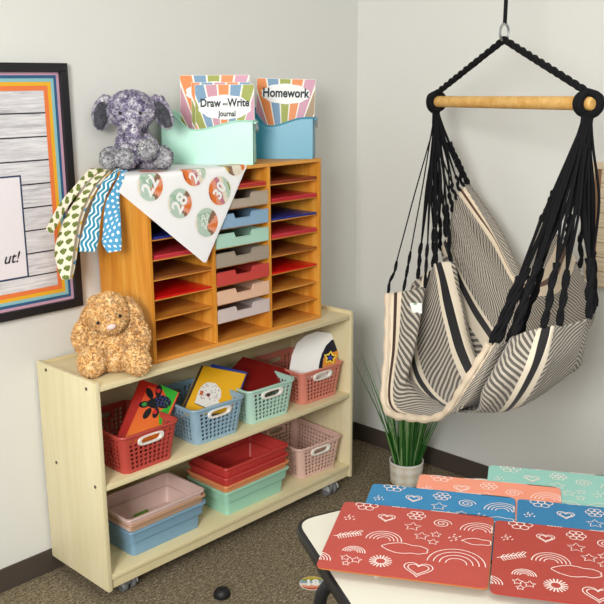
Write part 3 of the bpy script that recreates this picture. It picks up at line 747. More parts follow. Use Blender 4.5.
# ---------------------------------------------------------------- framed poster on the back wall
fx1, fz0 = .170, .873; fx0, fz1 = -.52, 1.62
fp = thing('framed_poster', 'black framed poster with rainbow stripes around grey wood planks', 'poster', ((fx0+fx1)/2, YW-.012, fz0))
fw = .026
b = MB()
def fbox(x0, x1, z0, z1): b.box(x0, x1, YW-.022, YW-.0015, z0, z1, ch=.002)
fbox(fx0, fx1, fz0, fz0+fw); fbox(fx0, fx1, fz1-fw, fz1); fbox(fx0, fx0+fw, fz0+fw, fz1-fw); fbox(fx1-fw, fx1, fz0+fw, fz1-fw)
b.build('frame', plain('#1c1c20', .45, .02), fp, world=True)
b = MB(); b.box(fx0+fw-.002, fx1-fw+.002, YW-.009, YW-.003, fz0+fw-.002, fz1-fw+.002)
def mk_planks():
    mt, bb = newmat('grey_plank_print'); c = sep(coords('Object')); z = c[2]*(1/.069)
    gap = lt(fr(z+.28), .06)
    g = nz(coords('Object', (6, 1, 90)), 1.5, 5, .65, .8); g2 = nz(coords('Object', (3, 1, 12)), 2, 3)
    col = ramp(g*.7+g2*.3, (.3, '#96949c'), (.46, '#d0ced2'), (.66, '#efeeef'))
    return fin(mt, bb, mixc(gap, col, '#2a2a2e'), .5, .3)
b.build('print', mk_planks(), fp, world=True)
b = MB(); x0, x1, z0, z1 = fx0+fw, fx1-fw, fz0+fw, fz1-fw; d = 0
for k, wd in enumerate((.009, .009, .010, .011, .014)):
    i0, i1 = d, d+wd; d = i1; e = YW-.0096
    pts = [(x0+i0, z0+i0), (x1-i0, z0+i0), (x1-i0, z1-i0), (x0+i0, z1-i0), (x0+i1, z0+i1), (x1-i1, z0+i1), (x1-i1, z1-i1), (x0+i1, z1-i1)]
    b.add([(x, e, z) for x, z in pts], [(i, (i+1) % 4, 4+(i+1) % 4, 4+i) for i in range(4)], k)
b.build('stripe_border', [plain(h, .5, .02) for h in ('#caa0b4', '#2f5e86', '#8fc3c9', '#efb52b', '#ee7f45')], fp, world=True)
# text card
pr, pb = on(1, YW-.010, 29, 277), on(1, YW-.010, 20.5, 206)
cx1, cz0, cz1 = pr.x, pr.z, 1.30
b = MB(); b.add([(cx1-.40, YW-.0102, cz0), (cx1, YW-.0102, cz0), (cx1, YW-.0102, cz1), (cx1-.40, YW-.0102, cz1)], [(0, 1, 2, 3)], 0)
e = YW-.0107; wd = .005; x0, x1, z0, z1 = cx1-.40, cx1, cz0, cz1
pts = [(x0, z0), (x1, z0), (x1, z1), (x0, z1), (x0+wd, z0+wd), (x1-wd, z0+wd), (x1-wd, z1-wd), (x0+wd, z1-wd)]
b.add([(x, e, z) for x, z in pts], [(i, (i+1) % 4, 4+(i+1) % 4, 4+i) for i in range(4)], 1)
b.build('text_card', [plain('#ece6ea', .5, .01), plain('#26405f', .5)], fp, world=True)
vs, fs = text_mesh('ut!', .046, shear=.35, off=.0005); tp = on(1, YW-.011, 10.8, 258.5)
b = MB(); b.add([(v.x+tp.x, YW-.0112, v.y+tp.z) for v in vs], fs); b.build('lettering', BLK, fp, world=True)

# ---------------------------------------------------------------- hanging chair
LA, RA = dep(436, 114, 3.05), dep(588, 117, 2.27)          # where the cords gather
BL, BR = dep(432.5, 101.5, 3.05), dep(594, 103.5, 2.26)
hc = thing('hammock_chair', 'black and cream striped hammock chair hanging in the corner', 'hanging chair', dep(470, 416, 2.6))
rows = [                                                    # (place in the weave, seven points from the far cords to the near cords)
 (0.0, [(388,294,3.0),(387,350,2.95),(385,406,2.86),(410,418,2.72),(442,415,2.55),(466,382,2.43),(490,343,2.35)]),
 (.55, [(405,291,2.99),(401,345,2.95),(396,400,2.87),(420,415,2.73),(451,412,2.52),(474,383,2.40),(497,343,2.33)]),
 (1.0, [(425,288,2.99),(415,340,2.95),(408,385,2.91),(430,408,2.75),(462,407,2.50),(484,385,2.38),(505,343,2.32)]),
 (1.5, [(412,284,3.10),(402,338,3.12),(405,372,3.06),(436,402,2.82),(500,404,2.68),(512,378,2.58),(520,341,2.46)]),
 (2.0, [(430,270,3.08),(415,332,3.10),(418,372,3.02),(440,403,2.80),(476,411,2.40),(484,386,2.30),(510,337,2.28)]),
 (3.0, [(437,263,3.06),(447,305,3.03),(459,352,2.92),(481,394,2.68),(503,412,2.36),(529,372,2.22),(546,327,2.18)]),
 (3.3, [(452,261,3.08),(462,305,3.05),(472,350,2.95),(494,392,2.70),(520,406,2.36),(543,370,2.23),(556,326,2.19)]),
 (3.65,[(441,252,3.18),(452,298,3.17),(470,345,3.04),(500,385,2.76),(537,398,2.39),(560,364,2.26),(570,325,2.22)]),
 (4.0, [(445,240,3.16),(464,287,3.13),(489,327,2.98),(516,370,2.72),(563,379,2.44),(581,350,2.31),(588,319,2.27)]),
 (5.0, [(450,222,3.15),(472,264,3.10),(500,308,2.97),(530,345,2.76),(572,356,2.54),(588,332,2.43),(593,310,2.38)]),
 (6.0, [(455,203,3.13),(480,245,3.10),(507,290,2.99),(532,315,2.82),(566,322,2.65),(586,310,2.52),(594,298,2.44)]),
 (7.0, [(461,190,3.12),(490,235,3.06),(513,276,2.98),(531,287,2.87),(551,282,2.76),(562,264,2.66),(568,247,2.6)]),
 (8.0, [(468,184,3.15),(497,226,3.10),(520,270,3.0),(527,264,2.92),(532,249,2.82),(536,235,2.73),(541,220,2.66)])]
TR = [q[0] for q in rows]; rows = [q[1] for q in rows]; NR_ = len(rows)-1
G = [[dep(*q) for q in r_] for r_ in rows]
NS, NT = 84, 180
def gi(t, s): return cr([cr(r_, s) for r_ in G], t)
def r_at(t): i = min(int(t), NR_-1); return TR[i]+(TR[i+1]-TR[i])*(t-i)
def gp(r, s):
    i = max(k for k in range(NR_) if TR[k] <= r or k == 0); return gi(i+(r-TR[i])/(TR[i+1]-TR[i]), s)
P = []; UVs = []
for i in range(NT+1):
    ti = NR_*i/NT; t = r_at(ti); row = []; ur = []
    for j in range(NS+1):
        s = 6*j/NS; q = gi(ti, s)
        wr = (noise.noise(V((t*1.7, s*.7, 3)))*.018+noise.noise(V((t*5, s*1.2, 7)))*.007)*min(1, t*1.5)*min(1, (8-t)*2)
        q = q+RT*wr*.4-FWD*wr; row.append(q); ur.append((s/6, t/8))
    P.append(row); UVs.append(ur)
b = MB(); b.grid(P, uv=UVs)
def mk_fabric():
    mt, bb = newmat('striped_hammock_cloth'); s, t = uvxy(); r = t*8; U = s*1.0; Vv = t*1.25
    def near(c, w): return lt(ab(r-c), w)
    zone = gt(r, 2.0)+gt(r, 3.0)+gt(r, 4.0)+gt(r, 7.0); sg = fr(zone*.5)*4-1          # herringbone: the slant flips at every band
    wob = nz(coords('UV'), 9, 2)*.6
    ph = fr((Vv*.85+sg*U*.75)*62+wob); fine = gt(ph, .47)
    wv = nz(coords('UV', (140, 140, 1)), 3, 2)
    base = mixc(fine, '#d2c9ba', '#4b4744')
    base = mixc(wv*.55, base, '#8f877b')
    col = base
    for c, w in ((2.0, .17), (3.0, .20), (4.0, .18)):
        vis = gt(s*0+1, .5) if c == 3.0 else lt(s, .60)
        col = mixc(near(c, w)*vis, col, '#e6dac4'); col = mixc(near(c, w*.36)*vis, col, '#2b2a2b')
    col = mixc(near(7.0, .30), col, '#ead9bf'); col = mixc(near(7.05, .07), col, '#6a4d40')
    col = mixc(lt(r, .44), col, '#e9d8c0'); col = mixc(near(.25, .05), col, '#4a3832')
    f = nz(coords('UV', (260, 260, 1)), 2, 2)
    return fin(mt, bb, col, .9, .15, f, .5, .003, sheen=.2)
o = b.build('seat_cloth', mk_fabric(), hc, world=True, smooth=True)
md = o.modifiers.new('thickness', 'SOLIDIFY'); md.thickness = .0035
HEM = plain('#e8d6bd', .85, .06, 120)
b = MB(); b.tube([P[0][j] for j in range(NS+1)], .011, 8, rfn=lambda t: .011+.002*sin(t*90)); b.build('hem', HEM, hc, world=True, smooth=True)
b = MB(); b.tube([P[NT][j] for j in range(NS+1)], .007, 8); b.build('hem', plain('#8d867c', .85, .2, 200), hc, world=True, smooth=True)
b = MB(); q0, nn = dep(416.5, 308, 2.965), -FWD
b.slab([dep(u, v, 2.96) for u, v in ((409.5, 303), (422, 303), (422, 313.5), (412.5, 312.5))], -FWD, .001)
b.build('care_tag', WHITE, hc, world=True)
b = MB(); b.add([dep(u, v, 2.9585) for u, v in ((413.5, 303.3), (417, 303.3), (416.5, 304.6), (414, 304.6))], [(0, 1, 2, 3)])
b.build('care_tag_print', plain('#3f9a4a', .5), hc, world=True)
CORD = plain('#131316', .85, .0, 60, .2)
b = MB(); ax = (BR-BL).normalized(); k = 24
b.tube([BL-ax*.004, BL, BL+ax*.01]+[BL.lerp(BR, i/k) for i in range(1, k)]+[BR-ax*.01, BR, BR+ax*.004], .018, 20, rfn=lambda t: .0185 if .03 < t < .97 else .0165)
b.build('spreader_bar', BARWOOD, hc, world=True, smooth=True)
def wob_path(a, bb, n, amp, seed, sag=0):
    rnd = random.Random(seed); k = rnd.uniform(0, 50); out = []
    side = (bb-a).cross(V((rnd.uniform(-1, 1), rnd.uniform(-1, 1), .2))).normalized()
    for i in range(n+1):
        t = i/n; w = sin(pi*t)
        out.append(a.lerp(bb, t)+side*amp*w*noise.noise(V((k, t*2, 0)))*2+V((0, 0, -sag*w)))
    return out
ci = 0
def bundle(apex, foot, r, strands, spread, fat=.3, seed=0):
    """One braided cord: several strands from the gathering point that twist together above the cloth."""
    global ci; ci += 1; rnd = random.Random(seed*31+ci)
    join = foot.lerp(apex, fat); b = MB()
    n = max(8, int(fat*30)); base = wob_path(foot, join, n, .006, ci)
    for h in range(2):                                     # twisted pair
        t0 = (join-foot).normalized(); u = t0.orthogonal().normalized(); w = t0.cross(u)
        b.tube([p+(u*cos(i*1.15+h*pi)+w*sin(i*1.15+h*pi))*r*.55 for i, p in enumerate(base)], r*.8, 6)
    for k in range(strands):
        off = V((rnd.uniform(-1, 1), rnd.uniform(-1, 1), rnd.uniform(-1, 1)))*spread
        mid = join.lerp(apex, .45)+off; ap = apex+V((rnd.uniform(-1, 1), rnd.uniform(-1, 1), 0))*.010
        b.tube(curve([join, join.lerp(mid, .5)+off*.2, mid, mid.lerp(ap, .6)-off*.1, ap], 14), r*.52, 5)
    b.build('cord', CORD, hc, world=True, smooth=True)
left = [(0.0, .0045, 1, .0, .18), (.5, .0045, 1, .0, .22), (.98, .005, 2, .006, .25), (1.7, .006, 3, .012, .22), (2.3, .006, 3, .014, .25), (2.9, .0065, 4, .018, .22), (3.25, .0065, 3, .018, .25), (3.7, .006, 3, .018, .25),
        (4.2, .006, 3, .016, .25), (4.8, .006, 3, .016, .2), (5.5, .006, 3, .014, .2), (6.2, .0055, 2, .012, .2), (6.9, .005, 2, .010, .2), (7.5, .005, 2, .006, .3), (8.0, .0085, 2, .004, .6)]
for t, r, st, sp_, ft in left: bundle(LA, gp(t, 0), r, st, sp_, ft, 1)
right = [(0.1, .0085, 3, .012, .30), (.6, .008, 3, .018, .34), (1.1, .008, 4, .022, .30), (1.6, .008, 3, .024, .34), (2.2, .0085, 4, .024, .34), (2.9, .008, 4, .024, .30), (3.4, .008, 4, .024, .26), (4.1, .0085, 4, .024, .30), (4.7, .0075, 3, .020, .26), (5.1, .008, 3, .014, .32),
         (5.6, .006, 3, .014, .3), (6.1, .006, 3, .014, .25), (6.6, .006, 3, .014, .25), (7.1, .006, 3, .014, .25), (7.5, .006, 3, .012, .25), (8.0, .008, 3, .008, .3)]
for t, r, st, sp_, ft in right: bundle(RA, gp(t, 6), r, st, sp_, ft, 2)
for A, Bp, sd in ((LA, BL, 1), (RA, BR, 2)):               # the loop of rope around each bar end
    b = MB(); e = Bp+ax*(.030 if sd == 1 else -.030); u = V((0, 0, 1)); w = ax.cross(u).normalized()
    for dx in (-.010, 0, .010):
        b.tube([e+ax*dx+(u*cos(a)+w*sin(a))*.0265 for a in [2*pi*i/20 for i in range(21)]], .0085, 6)
    tip = Bp-ax*(.014 if sd == 1 else -.014)
    b.tube(curve([e+V((0, 0, .028)), tip+V((0, 0, .018)), tip-ax*(.012 if sd == 1 else -.012), tip+V((0, 0, -.020)), e.lerp(A, .6)+V((0, 0, -.012)), A], 18), .011, 8)
    b.tube([e+V((0, 0, -.026)), e.lerp(A, .5)+V((0, 0, -.014)), A+V((0, 0, -.01)), A+V((0, 0, -.035))], .013, 8)
    b.build('rope_loop', CORD, hc, world=True, smooth=True)
RING = (BL+BR)/2; RING.z = dep(512, 40, 2.65).z
for e in (BL+ax*.028, BR-ax*.028):
    b = MB(); pth = [(e+V((0, 0, .028))).lerp(RING, i/30) for i in range(31)]; t0 = (pth[-1]-pth[0]).normalized(); u = t0.orthogonal().normalized(); w = t0.cross(u)
    for h in range(3): b.tube([p+(u*cos(i*.9+h*2.09)+w*sin(i*.9+h*2.09))*.0055 for i, p in enumerate(pth)], .006, 6)
    b.build('suspension_rope', CORD, hc, world=True, smooth=True)
b = MB(); b.tube([RING+V((.024*cos(a), 0, .02+.024*sin(a))) for a in [2*pi*i/24 for i in range(25)]], .004, 8); b.build('hanging_ring', CHROME, hc, world=True, smooth=True)
b = MB(); b.tube([RING+V((0, 0, .044)), V((RING.x, RING.y, 2.65))], .006, 8); b.build('suspension_rope', CORD, hc, world=True, smooth=True)
hk = MB(); hk.lathe([(.02, 0), (.02, -.006), (.006, -.008), (.005, -.03)], (0, 0, 0), 16); hk.tube([V((.014*cos(a), 0, -.042+.014*sin(a))) for a in [pi/2+2*pi*i/20*.9 for i in range(21)]], .0035, 8)
o = hk.build('ceiling_hook', CHROME); o.location = (RING.x, RING.y, 2.6995); tag(o, 'metal ceiling hook the hammock chair hangs from', 'hook')

# ---------------------------------------------------------------- framed print on the right wall, behind the cords
pz, py = on(0, XW-.01, 592, 285), 0
y1 = on(0, XW-.01, 587, 250).y; z0 = pz.z
pp = thing('framed_print', 'plank patterned print hanging on the right wall behind the cords', 'picture', (XW-.01, y1-.3, z0))
b = MB(); yy0, yy1, zz0, zz1 = y1-.62, y1, z0, z0+.42; w = .022
for a in ((yy0, yy1, zz0, zz0+.006), (yy0, yy1, zz1-w, zz1), (yy0, yy0+w, zz0+.006, zz1-w), (yy1-w*.5, yy1, zz0+.006, zz1-w)): b.box(XW-.02, XW-.0015, *a, ch=.001)
b.build('frame', plain('#e0cdae', .5), pp, world=True)
b = MB(); b.box(XW-.012, XW-.003, yy1-w*.5-.022, yy1-w*.5, zz0+.006, zz1-w); b.build('side_band', plain('#8d6a4c', .5), pp, world=True)
def mk_tanplank():
    mt, bb = newmat('tan_plank_print'); z = sep(coords('Object'))[2]/.05; gap = lt(fr(z), .06); g = nz(coords('Object', (1, 5, 80)), 1.5, 4, .6, .6)
    return fin(mt, bb, mixc(gap, ramp(g, (.3, '#c9b391'), (.6, '#e6d8bd')), '#a5896a'), .5, .3)
b = MB(); b.box(XW-.011, XW-.003, yy0+w, yy1-w*.5-.022, zz0+.006, zz1-w); b.build('print', mk_tanplank(), pp, world=True)

# ---------------------------------------------------------------- potted grass
pot = on(2, 0, 406, 481); pot = V((pot.x, pot.y, .0008))
pl = thing('potted_grass', 'tall green grass plant in a woven white pot on the carpet', 'plant', pot)
pr_, ph_ = .068, .088
def mk_pot():
    mt, bb = newmat('woven_pot'); c = coords('Object'); x, y, z = sep(c)
    a = X.op('ARCTAN2', y, x)
    s1 = sn(a*9)*.5+.5; s2 = sn(z*170)*.5+.5; fine = sn(a*110)*sn(z*1500)*.5+.5
    f = s1*.35+s2*.35+nz(c, 60, 3)*.4
    return fin(mt, bb, mixc(fine*.3, ramp(f*.6+.2, (.40, '#efeade'), (.58, '#e0d6c0'), (.8, '#cdbb9b')), '#f2efe6'), .7, .3, fine, .4, .001)
b = MB(); b.lathe([(pr_*.90, 0), (pr_*.93, .003), (pr_*1.0, ph_*.95), (pr_*1.0, ph_), (pr_*.94, ph_), (pr_*.92, ph_*.8)], n=48, cap1=False); b.build('pot', mk_pot(), pl, smooth=True)
b = MB(); b.lathe([(pr_*.95, ph_-.003), (pr_*1.01, ph_-.003), (pr_*1.01, ph_+.003), (pr_*.95, ph_+.003), (pr_*.95, ph_-.003)], n=48, cap0=False, cap1=False); b.build('rim', plain('#f2efe8', .5), pl, smooth=True)
b = MB(); b.lathe([(pr_*.92, ph_*.8), (.001, ph_*.84)], n=32, cap0=False, cap1=False); b.build('soil', plain('#4a3b2c', .9, .3, 90), pl)
def mk_grass():
    mt, bb = newmat('grass_blade'); r_ = X.nt.nodes.new('ShaderNodeNewGeometry').outputs['Random Per Island']
    return fin(mt, bb, ramp(X(r_), (0, '#1a4a1c'), (.55, '#347f2c'), (1, '#a9c98a')), .45, .4)
b = MB(); rnd = random.Random(11)
def blade(base, tip, bend, w):
    pts = curve([base, base.lerp(tip, .4)+V((0, 0, bend)), tip], 8); d = (tip-base); sd = d.cross(V((rnd.uniform(-1, 1), rnd.uniform(-1, 1), .2))).normalized(); up = sd.cross(d).normalized()
    vs = []; n_ = len(pts)
    for i, p in enumerate(pts):
        ww = w*(1-(i/(n_-1))**2.2)+.0003; vs += [p-sd*ww, p+up*ww*.5, p+sd*ww]
    fs = []
    for i in range(n_-1):
        a = 3*i; fs += [(a, a+1, a+4, a+3), (a+1, a+2, a+5, a+4)]
    b.add(vs, fs)
for k in range(260):
    a = rnd.uniform(0, 2*pi); rr = pr_*.75*math.sqrt(rnd.random()); base = V((rr*cos(a), rr*sin(a), ph_*.82))
    L = rnd.uniform(.20, .42); ln = rnd.uniform(.02, .42)*rr/(pr_*.75)
    tip = base+V((cos(a)*ln*L*1.1, sin(a)*ln*L*1.1, L)); blade(base, tip, .01, rnd.uniform(.0010, .0021))
for (u, v) in ((357.5, 343), (371.5, 344), (352, 358)):
    tip = dep(u, v, 3.30)-pot; blade(V((-.02, .02, ph_*.82)), tip, .02, .0022)
b.build('grass_blades', mk_grass(), pl)

# ---------------------------------------------------------------- desk and folders
ZD = .70
c0 = on(2, ZD, 293.5, 520); e1 = (on(2, ZD, 376, 500)-c0).normalized(); e2 = V((-.477, -.879, 0)).normalized()
c1, c2 = c0+e1*.47, c0+e2*.86; c3 = c1+V((-.10, -1, 0)).normalized()*.72
dk = thing('desk', 'white topped desk with black edge in the foreground', 'desk', (c0+c3)/2-V((0, 0, ZD)))
def rounded(poly, r, n=6):
    out = []
    for i in range(len(poly)):
        p, a, c = poly[i], poly[i-1], poly[(i+1) % len(poly)]; d0 = (a-p).normalized()*r; d1 = (c-p).normalized()*r
        for k in range(n+1): t = k/n; out.append((p+d0)*(1-t)**2+p*2*t*(1-t)+(p+d1)*t*t)
    return out
poly = [c0, c2, c3, c1]; ctr = sum(poly, V())/4
def inset(d): return rounded([p+(ctr-p).normalized()*d*1.3 for p in poly], .045-d*.3)
mtop, bb = newmat('desk_laminate'); fin(mtop, bb, mixc(nz(coords(), 90, 3)*.2, '#d8d5c6', '#cac6b6'), .4, .4)
b = MB(); b.slab(inset(.006), (0, 0, 1), .024); b.build('desktop', mtop, dk, world=True)
b = MB(); A = inset(-.002); Bq = inset(.0062); b.loft([[p+V((0, 0, z)) for p in q] for q, z in ((Bq, -.0245), (A, -.023), (inset(-.004), -.012), (A, -.002), (Bq, .0005), (Bq, -.0245))], False, False); b.build('edge_band', BLACKPL, dk, world=True, smooth=True)
# bent tube legs
def leg(p, d):
    b = MB(); a = p-d*.05+V((0, 0, -.034)); b.tube(curve([p-d*.22+V((0, 0, -.036)), a-d*.06, a, p+V((0, 0, -.040)), p+d*.030+V((0, 0, -.070)), p+d*.040+V((0, 0, -.14))], 20)+[p+d*.06+V((0, 0, -.4)), p+d*.08+V((0, 0, -ZD+.012))], .0135, 12)
    o = b.build('leg', BLACKPL, dk, world=True, smooth=True)
    q = p+d*.08; b = MB(); b.lathe([(.018, .0005), (.02, .006), (.017, .014), (.0135, .018)], (q.x, q.y, 0), 18); b.build('foot', plain('#222224', .6), o, world=True, smooth=True)
w0 = (on(2, ZD, 333, 570)-CAM).dot(FWD)
b = MB(); lp = curve([dep(372, 622, w0+.0), dep(352, 600, w0+.02), dep(342, 587, w0+.03), dep(331, 584, w0+.04), dep(322, 594, w0+.05), dep(319, 612, w0+.06)], 24)
ft = lp[-1]+V((-.01, .01, 0)); ft.z = .012; b.tube(lp+[lp[-1].lerp(ft, .5), ft], .0125, 12)
o = b.build('leg', BLACKPL, dk, world=True, smooth=True)
b = MB(); b.lathe([(.018, .0005), (.02, .006), (.017, .014), (.0135, .018)], (ft.x, ft.y, 0), 18); b.build('foot', plain('#222224', .6), o, world=True, smooth=True)
b = MB(); i0, i1 = c0+e2*.13, c0+e2*.80; nin = V((e2.y, -e2.x, 0)); nin = nin if nin.dot(ctr-c0) > 0 else -nin
b.tube([i0+nin*.02+V((0, 0, -.038)), i1+nin*.02+V((0, 0, -.038))], .014, 12); b.build('frame_rail', BLACKPL, dk, world=True, smooth=True)
for p in (c1, c2, c3): d = (p-ctr).normalized(); leg(p-d*.09, d)
# folders
fh_ = on(2, ZD+.018, 315.5, 567.5)-on(2, ZD+.018, 344.5, 502); FWID, FHEI = .302, fh_.length
fh_dir = fh_.normalized(); fw_dir = V((-fh_dir.y, fh_dir.x, 0))     # width to the right, height towards the viewer
DOOD = plain('#f1dcd4', .6, .02)
def dood(b, nrm, M_):
    """Hand drawn doodles printed over a folder cover; M_ turns cover coordinates into the room."""
    wd = .0019
    cnt = [0]
    def ln(pts, closed=False, k=1): cnt[0] += 1; b.ribbon([M_(x, y)+V((0, 0, cnt[0]*3e-6)) for x, y in pts], wd*k, nrm, 0, closed)
    def rainbow(x, y, r, n=4):
        for k in range(n): q = r*(1-k/n*.85); ln(arc(x, y, q, 0, pi, 16))
    def st(x, y, r): ln([(x+(r if i % 2 == 0 else r*.5)*sin(pi*i/5), y+(r if i % 2 == 0 else r*.5)*cos(pi*i/5)) for i in range(10)], True)
    def heart(x, y, r, k=1): ln([(x+r*.062*16*sin(t)**3, y+r*.062*(13*cos(t)-5*cos(2*t)-2*cos(3*t)-cos(4*t))) for t in [2*pi*i/28 for i in range(28)]], True, k)
    def cloud(x, y, r): ln([(x+r*(1+.10*abs(sin(4.5*t)))*cos(t), y+r*.36*(1+.35*abs(sin(2.5*t)))*sin(t)) for t in [2*pi*i/40 for i in range(40)]], True)
    def spiral(x, y, r): ln([(x+r*(1-i/44)*cos(i*.36), y+r*.9*(1-i/44)*sin(i*.36)) for i in range(42)])
    def burst(x, y, r):
        for i in range(18): a = 2*pi*i/18; ln([(x+r*.5*cos(a), y+r*.5*sin(a)), (x+r*cos(a), y+r*sin(a))], k=1.4)
        ln(arc(x, y, r*.45, 0, 2*pi, 20)[:-1], True)
    def leaf(x, y, r):
        ln([(x-r, y-r*.5), (x, y), (x+r, y+r*.4)])
        for i in range(5):
            for s in (-1, 1):
                px, py_ = x-r*.7+r*.36*i, y-r*.36+r*.2*i
                ln([(px, py_), (px+r*.10+r*.12, py_+s*r*.45), (px+r*.42, py_+s*r*.35), (px+r*.2, py_)])
    def flower(x, y, r):
        for i in range(6):
            a = 2*pi*i/6; ln([(x+r*.62*cos(a)+r*.34*cos(t), y+r*.62*sin(a)+r*.34*sin(t)) for t in [2*pi*q/12 for q in range(12)]], True)
        ln(arc(x, y, r*.3, 0, 2*pi, 14)[:-1], True)
    def dash(x, y, r):
        for i in range(8): a = i*2.4; px, py_ = x+r*math.sqrt(i/8)*cos(a), y+r*.8*math.sqrt(i/8)*sin(a); ln([(px-r*.1, py_-r*.14), (px+r*.1, py_+r*.14)], k=1.2)
    return dict(rainbow=rainbow, star=st, heart=heart, cloud=cloud, spiral=spiral, burst=burst, leaf=leaf, flower=flower, dash=dash)
TL0 = on(2, ZD+.018, 344.5, 502)
def loc(u, v):
    d = on(2, ZD+.018, u, v)-TL0; return d.dot(fw_dir), -d.dot(fh_dir)
DL = [('rainbow', 383.5, 541, .034), ('heart', 386.5, 518.5, .017), ('heart', 386.5, 518.8, .012), ('leaf', 347, 535, .024), ('rainbow', 353.6, 553, .021), ('cloud', 405, 549.5, .040), ('burst', 380.5, 562, .021), ('star', 345.5, 558.5, .010), ('star', 356, 561, .011), ('star', 346, 564, .008),
      ('dash', 350, 518.5, .014), ('flower', 367, 506, .024), ('dash', 400, 505, .018), ('flower', 416.5, 516.5, .019), ('star', 412.5, 527.5, .017), ('star', 421.5, 537, .015), ('star', 436, 535.5, .011), ('star', 433, 543, .011), ('spiral', 442, 524.5, .019), ('heart', 418, 570, .026), ('heart', 418, 570, .019),
      ('rainbow', 456, 565, .052), ('rainbow', 479, 533, .036), ('dash', 456, 539, .018), ('cloud', 478, 543, .026), ('rainbow', 445, 513, .028), ('cloud', 474, 511, .028), ('rainbow', 316, 560, .026)]
DL = [(k, *loc(u, v), r) for k, u, v, r in DL]
def desk_folder(tl, z, hexc, label, th=.0026, rz=0.0, skin='#b9733c', notch=False):
    W_ = Matrix.Rotation(rz, 3, 'Z') @ fw_dir; Hd = Matrix.Rotation(rz, 3, 'Z') @ fh_dir
    o_ = V((tl.x, tl.y, z)); t = thing('paper_folder', label, 'folder', o_+(W_*FWID+Hd*FHEI)/2, 0, 'doodle printed folders on the desk')
    M0 = lambda x, y, e=0: o_+W_*x-Hd*y+V((0, 0, e+th))    # y is 0 at the far edge and negative towards the viewer
    ol = rounded([M0(0, 0), M0(0, -FHEI), M0(FWID, -FHEI), M0(FWID, 0)], .012)
    c = MB(); c.slab(ol, (0, 0, 1), th*.45)
    b = MB(); b.slab([p-V((0, 0, th*.55))+W_*.0015+Hd*.002 for p in ol], (0, 0, 1), th*.45); b.build('back_cover', plain(skin, .55, .03), t, world=True)
    b = MB(); fnc = dood(b, (0, 0, 1), lambda x, y: M0(min(max(x, .001), FWID-.001), min(max(y, -FHEI+.001), -.001), .0004))
    for k, x, y, r in DL:
        fnc[k](x, y, r)
    k = len(c.v); c.v += b.v; c.f += [[i+k for i in q] for q in b.f]; c.m += [1]*len(b.f)      # the print belongs to the cover
    c.build('front_cover', [plain(hexc, .5, .03), DOOD], t, world=True)
    return t
def far(u, v, z): return on(2, z, u, v)
desk_folder(far(489, 465, ZD+.004), ZD+.0015, '#8fc4b8', 'mint green doodle folder, farthest right of the fanned folders', skin='#8fc4b8')
desk_folder(far(420, 474, ZD+.007), ZD+.0045, '#e89378', 'coral pink doodle folder between the mint and blue folders', skin='#e89378')
desk_folder(far(373, 483.5, ZD+.010), ZD+.0075, '#2e7fae', 'bright blue doodle folder fanned out under the red one', skin='#2e7fae')
bl2 = far(373, 483.5, ZD+.013)+fw_dir*.306-fh_dir*-.003
desk_folder(bl2, ZD+.0106, '#2b76a4', 'second blue doodle folder at the right end of the first blue one', skin='#2b76a4')
desk_folder(TL0+fw_dir*.306+fh_dir*.004, ZD+.0138, '#a83f36', 'second red doodle folder at the right end of the front red one', skin='#a83f36')
desk_folder(TL0, ZD+.0170, '#b1483f', 'brick red doodle folder on top, nearest the camera')
b = MB(); b.slab([V((q.x, q.y, ZD+.0015)) for q in (far(371, 572, ZD), far(375.5, 578.5, ZD), far(383, 575, ZD), far(390, 560, ZD), far(372, 560, ZD))], (0, 0, 1), .0008)
o = b.build('paper_scrap', WHITE, origin=far(378, 570, ZD)); tag(o, 'white paper corner poking out under the red folder', 'paper')

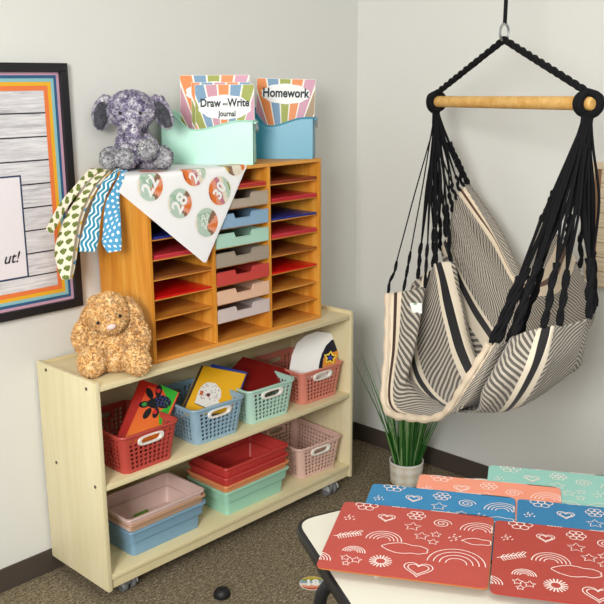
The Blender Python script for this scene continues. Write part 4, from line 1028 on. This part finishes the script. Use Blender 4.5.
# ---------------------------------------------------------------- small things on the carpet
fpos = on(2, .002, 312, 583)
fs_ = thing('floor_sticker', 'round striped number 18 sticker lying on the carpet', 'sticker', (fpos.x, fpos.y, .0008))
vdir = (V((fpos.x, fpos.y, 0))-V((CAM.x, CAM.y, 0))).normalized(); rdir = V((vdir.y, -vdir.x, 0))
b = MB(); b.lathe([(.040, 0), (.040, .0008)], n=40); b.build('backing', WHITE, fs_)
pal['d'] = ['rust', 'salmon', 'cream', 'blue', 'olive', 'yellow']
sticker(lambda x, y, e: rdir*(y*-1*.35+x*.94)+vdir*(y*.94+x*.35)+V((0, 0, .001+e)), .039, 'b', [], 0, fs_, world=False) if False else None
b = MB(); NR, NA = 10, 44; cols = pal['d']
for i in range(NR):
    for j in range(NA):
        r0, r1 = .0385*i/NR, .0385*(i+1)/NR; a0, a1 = 2*pi*j/NA, 2*pi*(j+1)/NA; y = (r0+r1)/2*sin((a0+a1)/2)/.0385
        mi = SK.index(cols[min(5, int((y+1)/2*6))])
        pts = [rdir*(r*cos(a))+vdir*(r*sin(a))+V((0, 0, .0012)) for r, a in ((r0, a0), (r1, a0), (r1, a1), (r0, a1))]
        b.add(pts if i else pts[1:], [(0, 1, 2, 3) if i else (0, 1, 2)], mi)
b.build('face', SM, fs_)
vs, fs = text_mesh('18', .040, off=.0016); b = MB(); b.add([rdir*v.x*1.1+vdir*v.y*1.2+V((0, 0, .0018)) for v in vs], fs); b.build('lettering', WHITE, fs_)
cp = on(2, 0, 222, 596)
b = MB(); b.lathe([(.026, 0), (.027, .004), (.025, .014), (.019, .023), (.009, .028), (.0005, .0285)], n=28)
o = b.build('door_stop', plain('#141416', .5), smooth=True); o.location = (cp.x, cp.y, .0008); tag(o, 'small black rubber dome on the carpet in front of the shelf unit', 'door stop')

# ---------------------------------------------------------------- light
def area(name, loc, tgt, size, power, col=(1, 1, 1), sy=None):
    l = bpy.data.lights.new(name, 'AREA'); l.energy = power; l.size = size; l.color = col
    if sy: l.shape = 'RECTANGLE'; l.size_y = sy
    o = bpy.data.objects.new(name, l); C.objects.link(o); o.location = loc
    o.rotation_euler = (V(tgt)-V(loc)).to_track_quat('-Z', 'Y').to_euler(); return o
area('window_daylight', (-3.0, -2.3, 2.15), (.7, .1, .75), 1.1, 118, (1, .985, .955), 1.2)
area('overhead_fill', (-.3, -1.7, 2.66), (-.1, -1.2, 0), 1.2, 20, (1, .98, .95))  # unseen fill light, added because the ceiling blocks the sky from above
w = bpy.data.worlds.new('room_light'); bpy.context.scene.world = w; w.use_nodes = True
bg = w.node_tree.nodes['Background']; bg.inputs[0].default_value = (.93, .96, 1, 1); bg.inputs[1].default_value = .5
vs_ = bpy.context.scene.view_settings; vs_.view_transform = 'Standard'; vs_.look = 'None'; vs_.gamma = 1; vs_.exposure = .10; vs_.use_curve_mapping = False
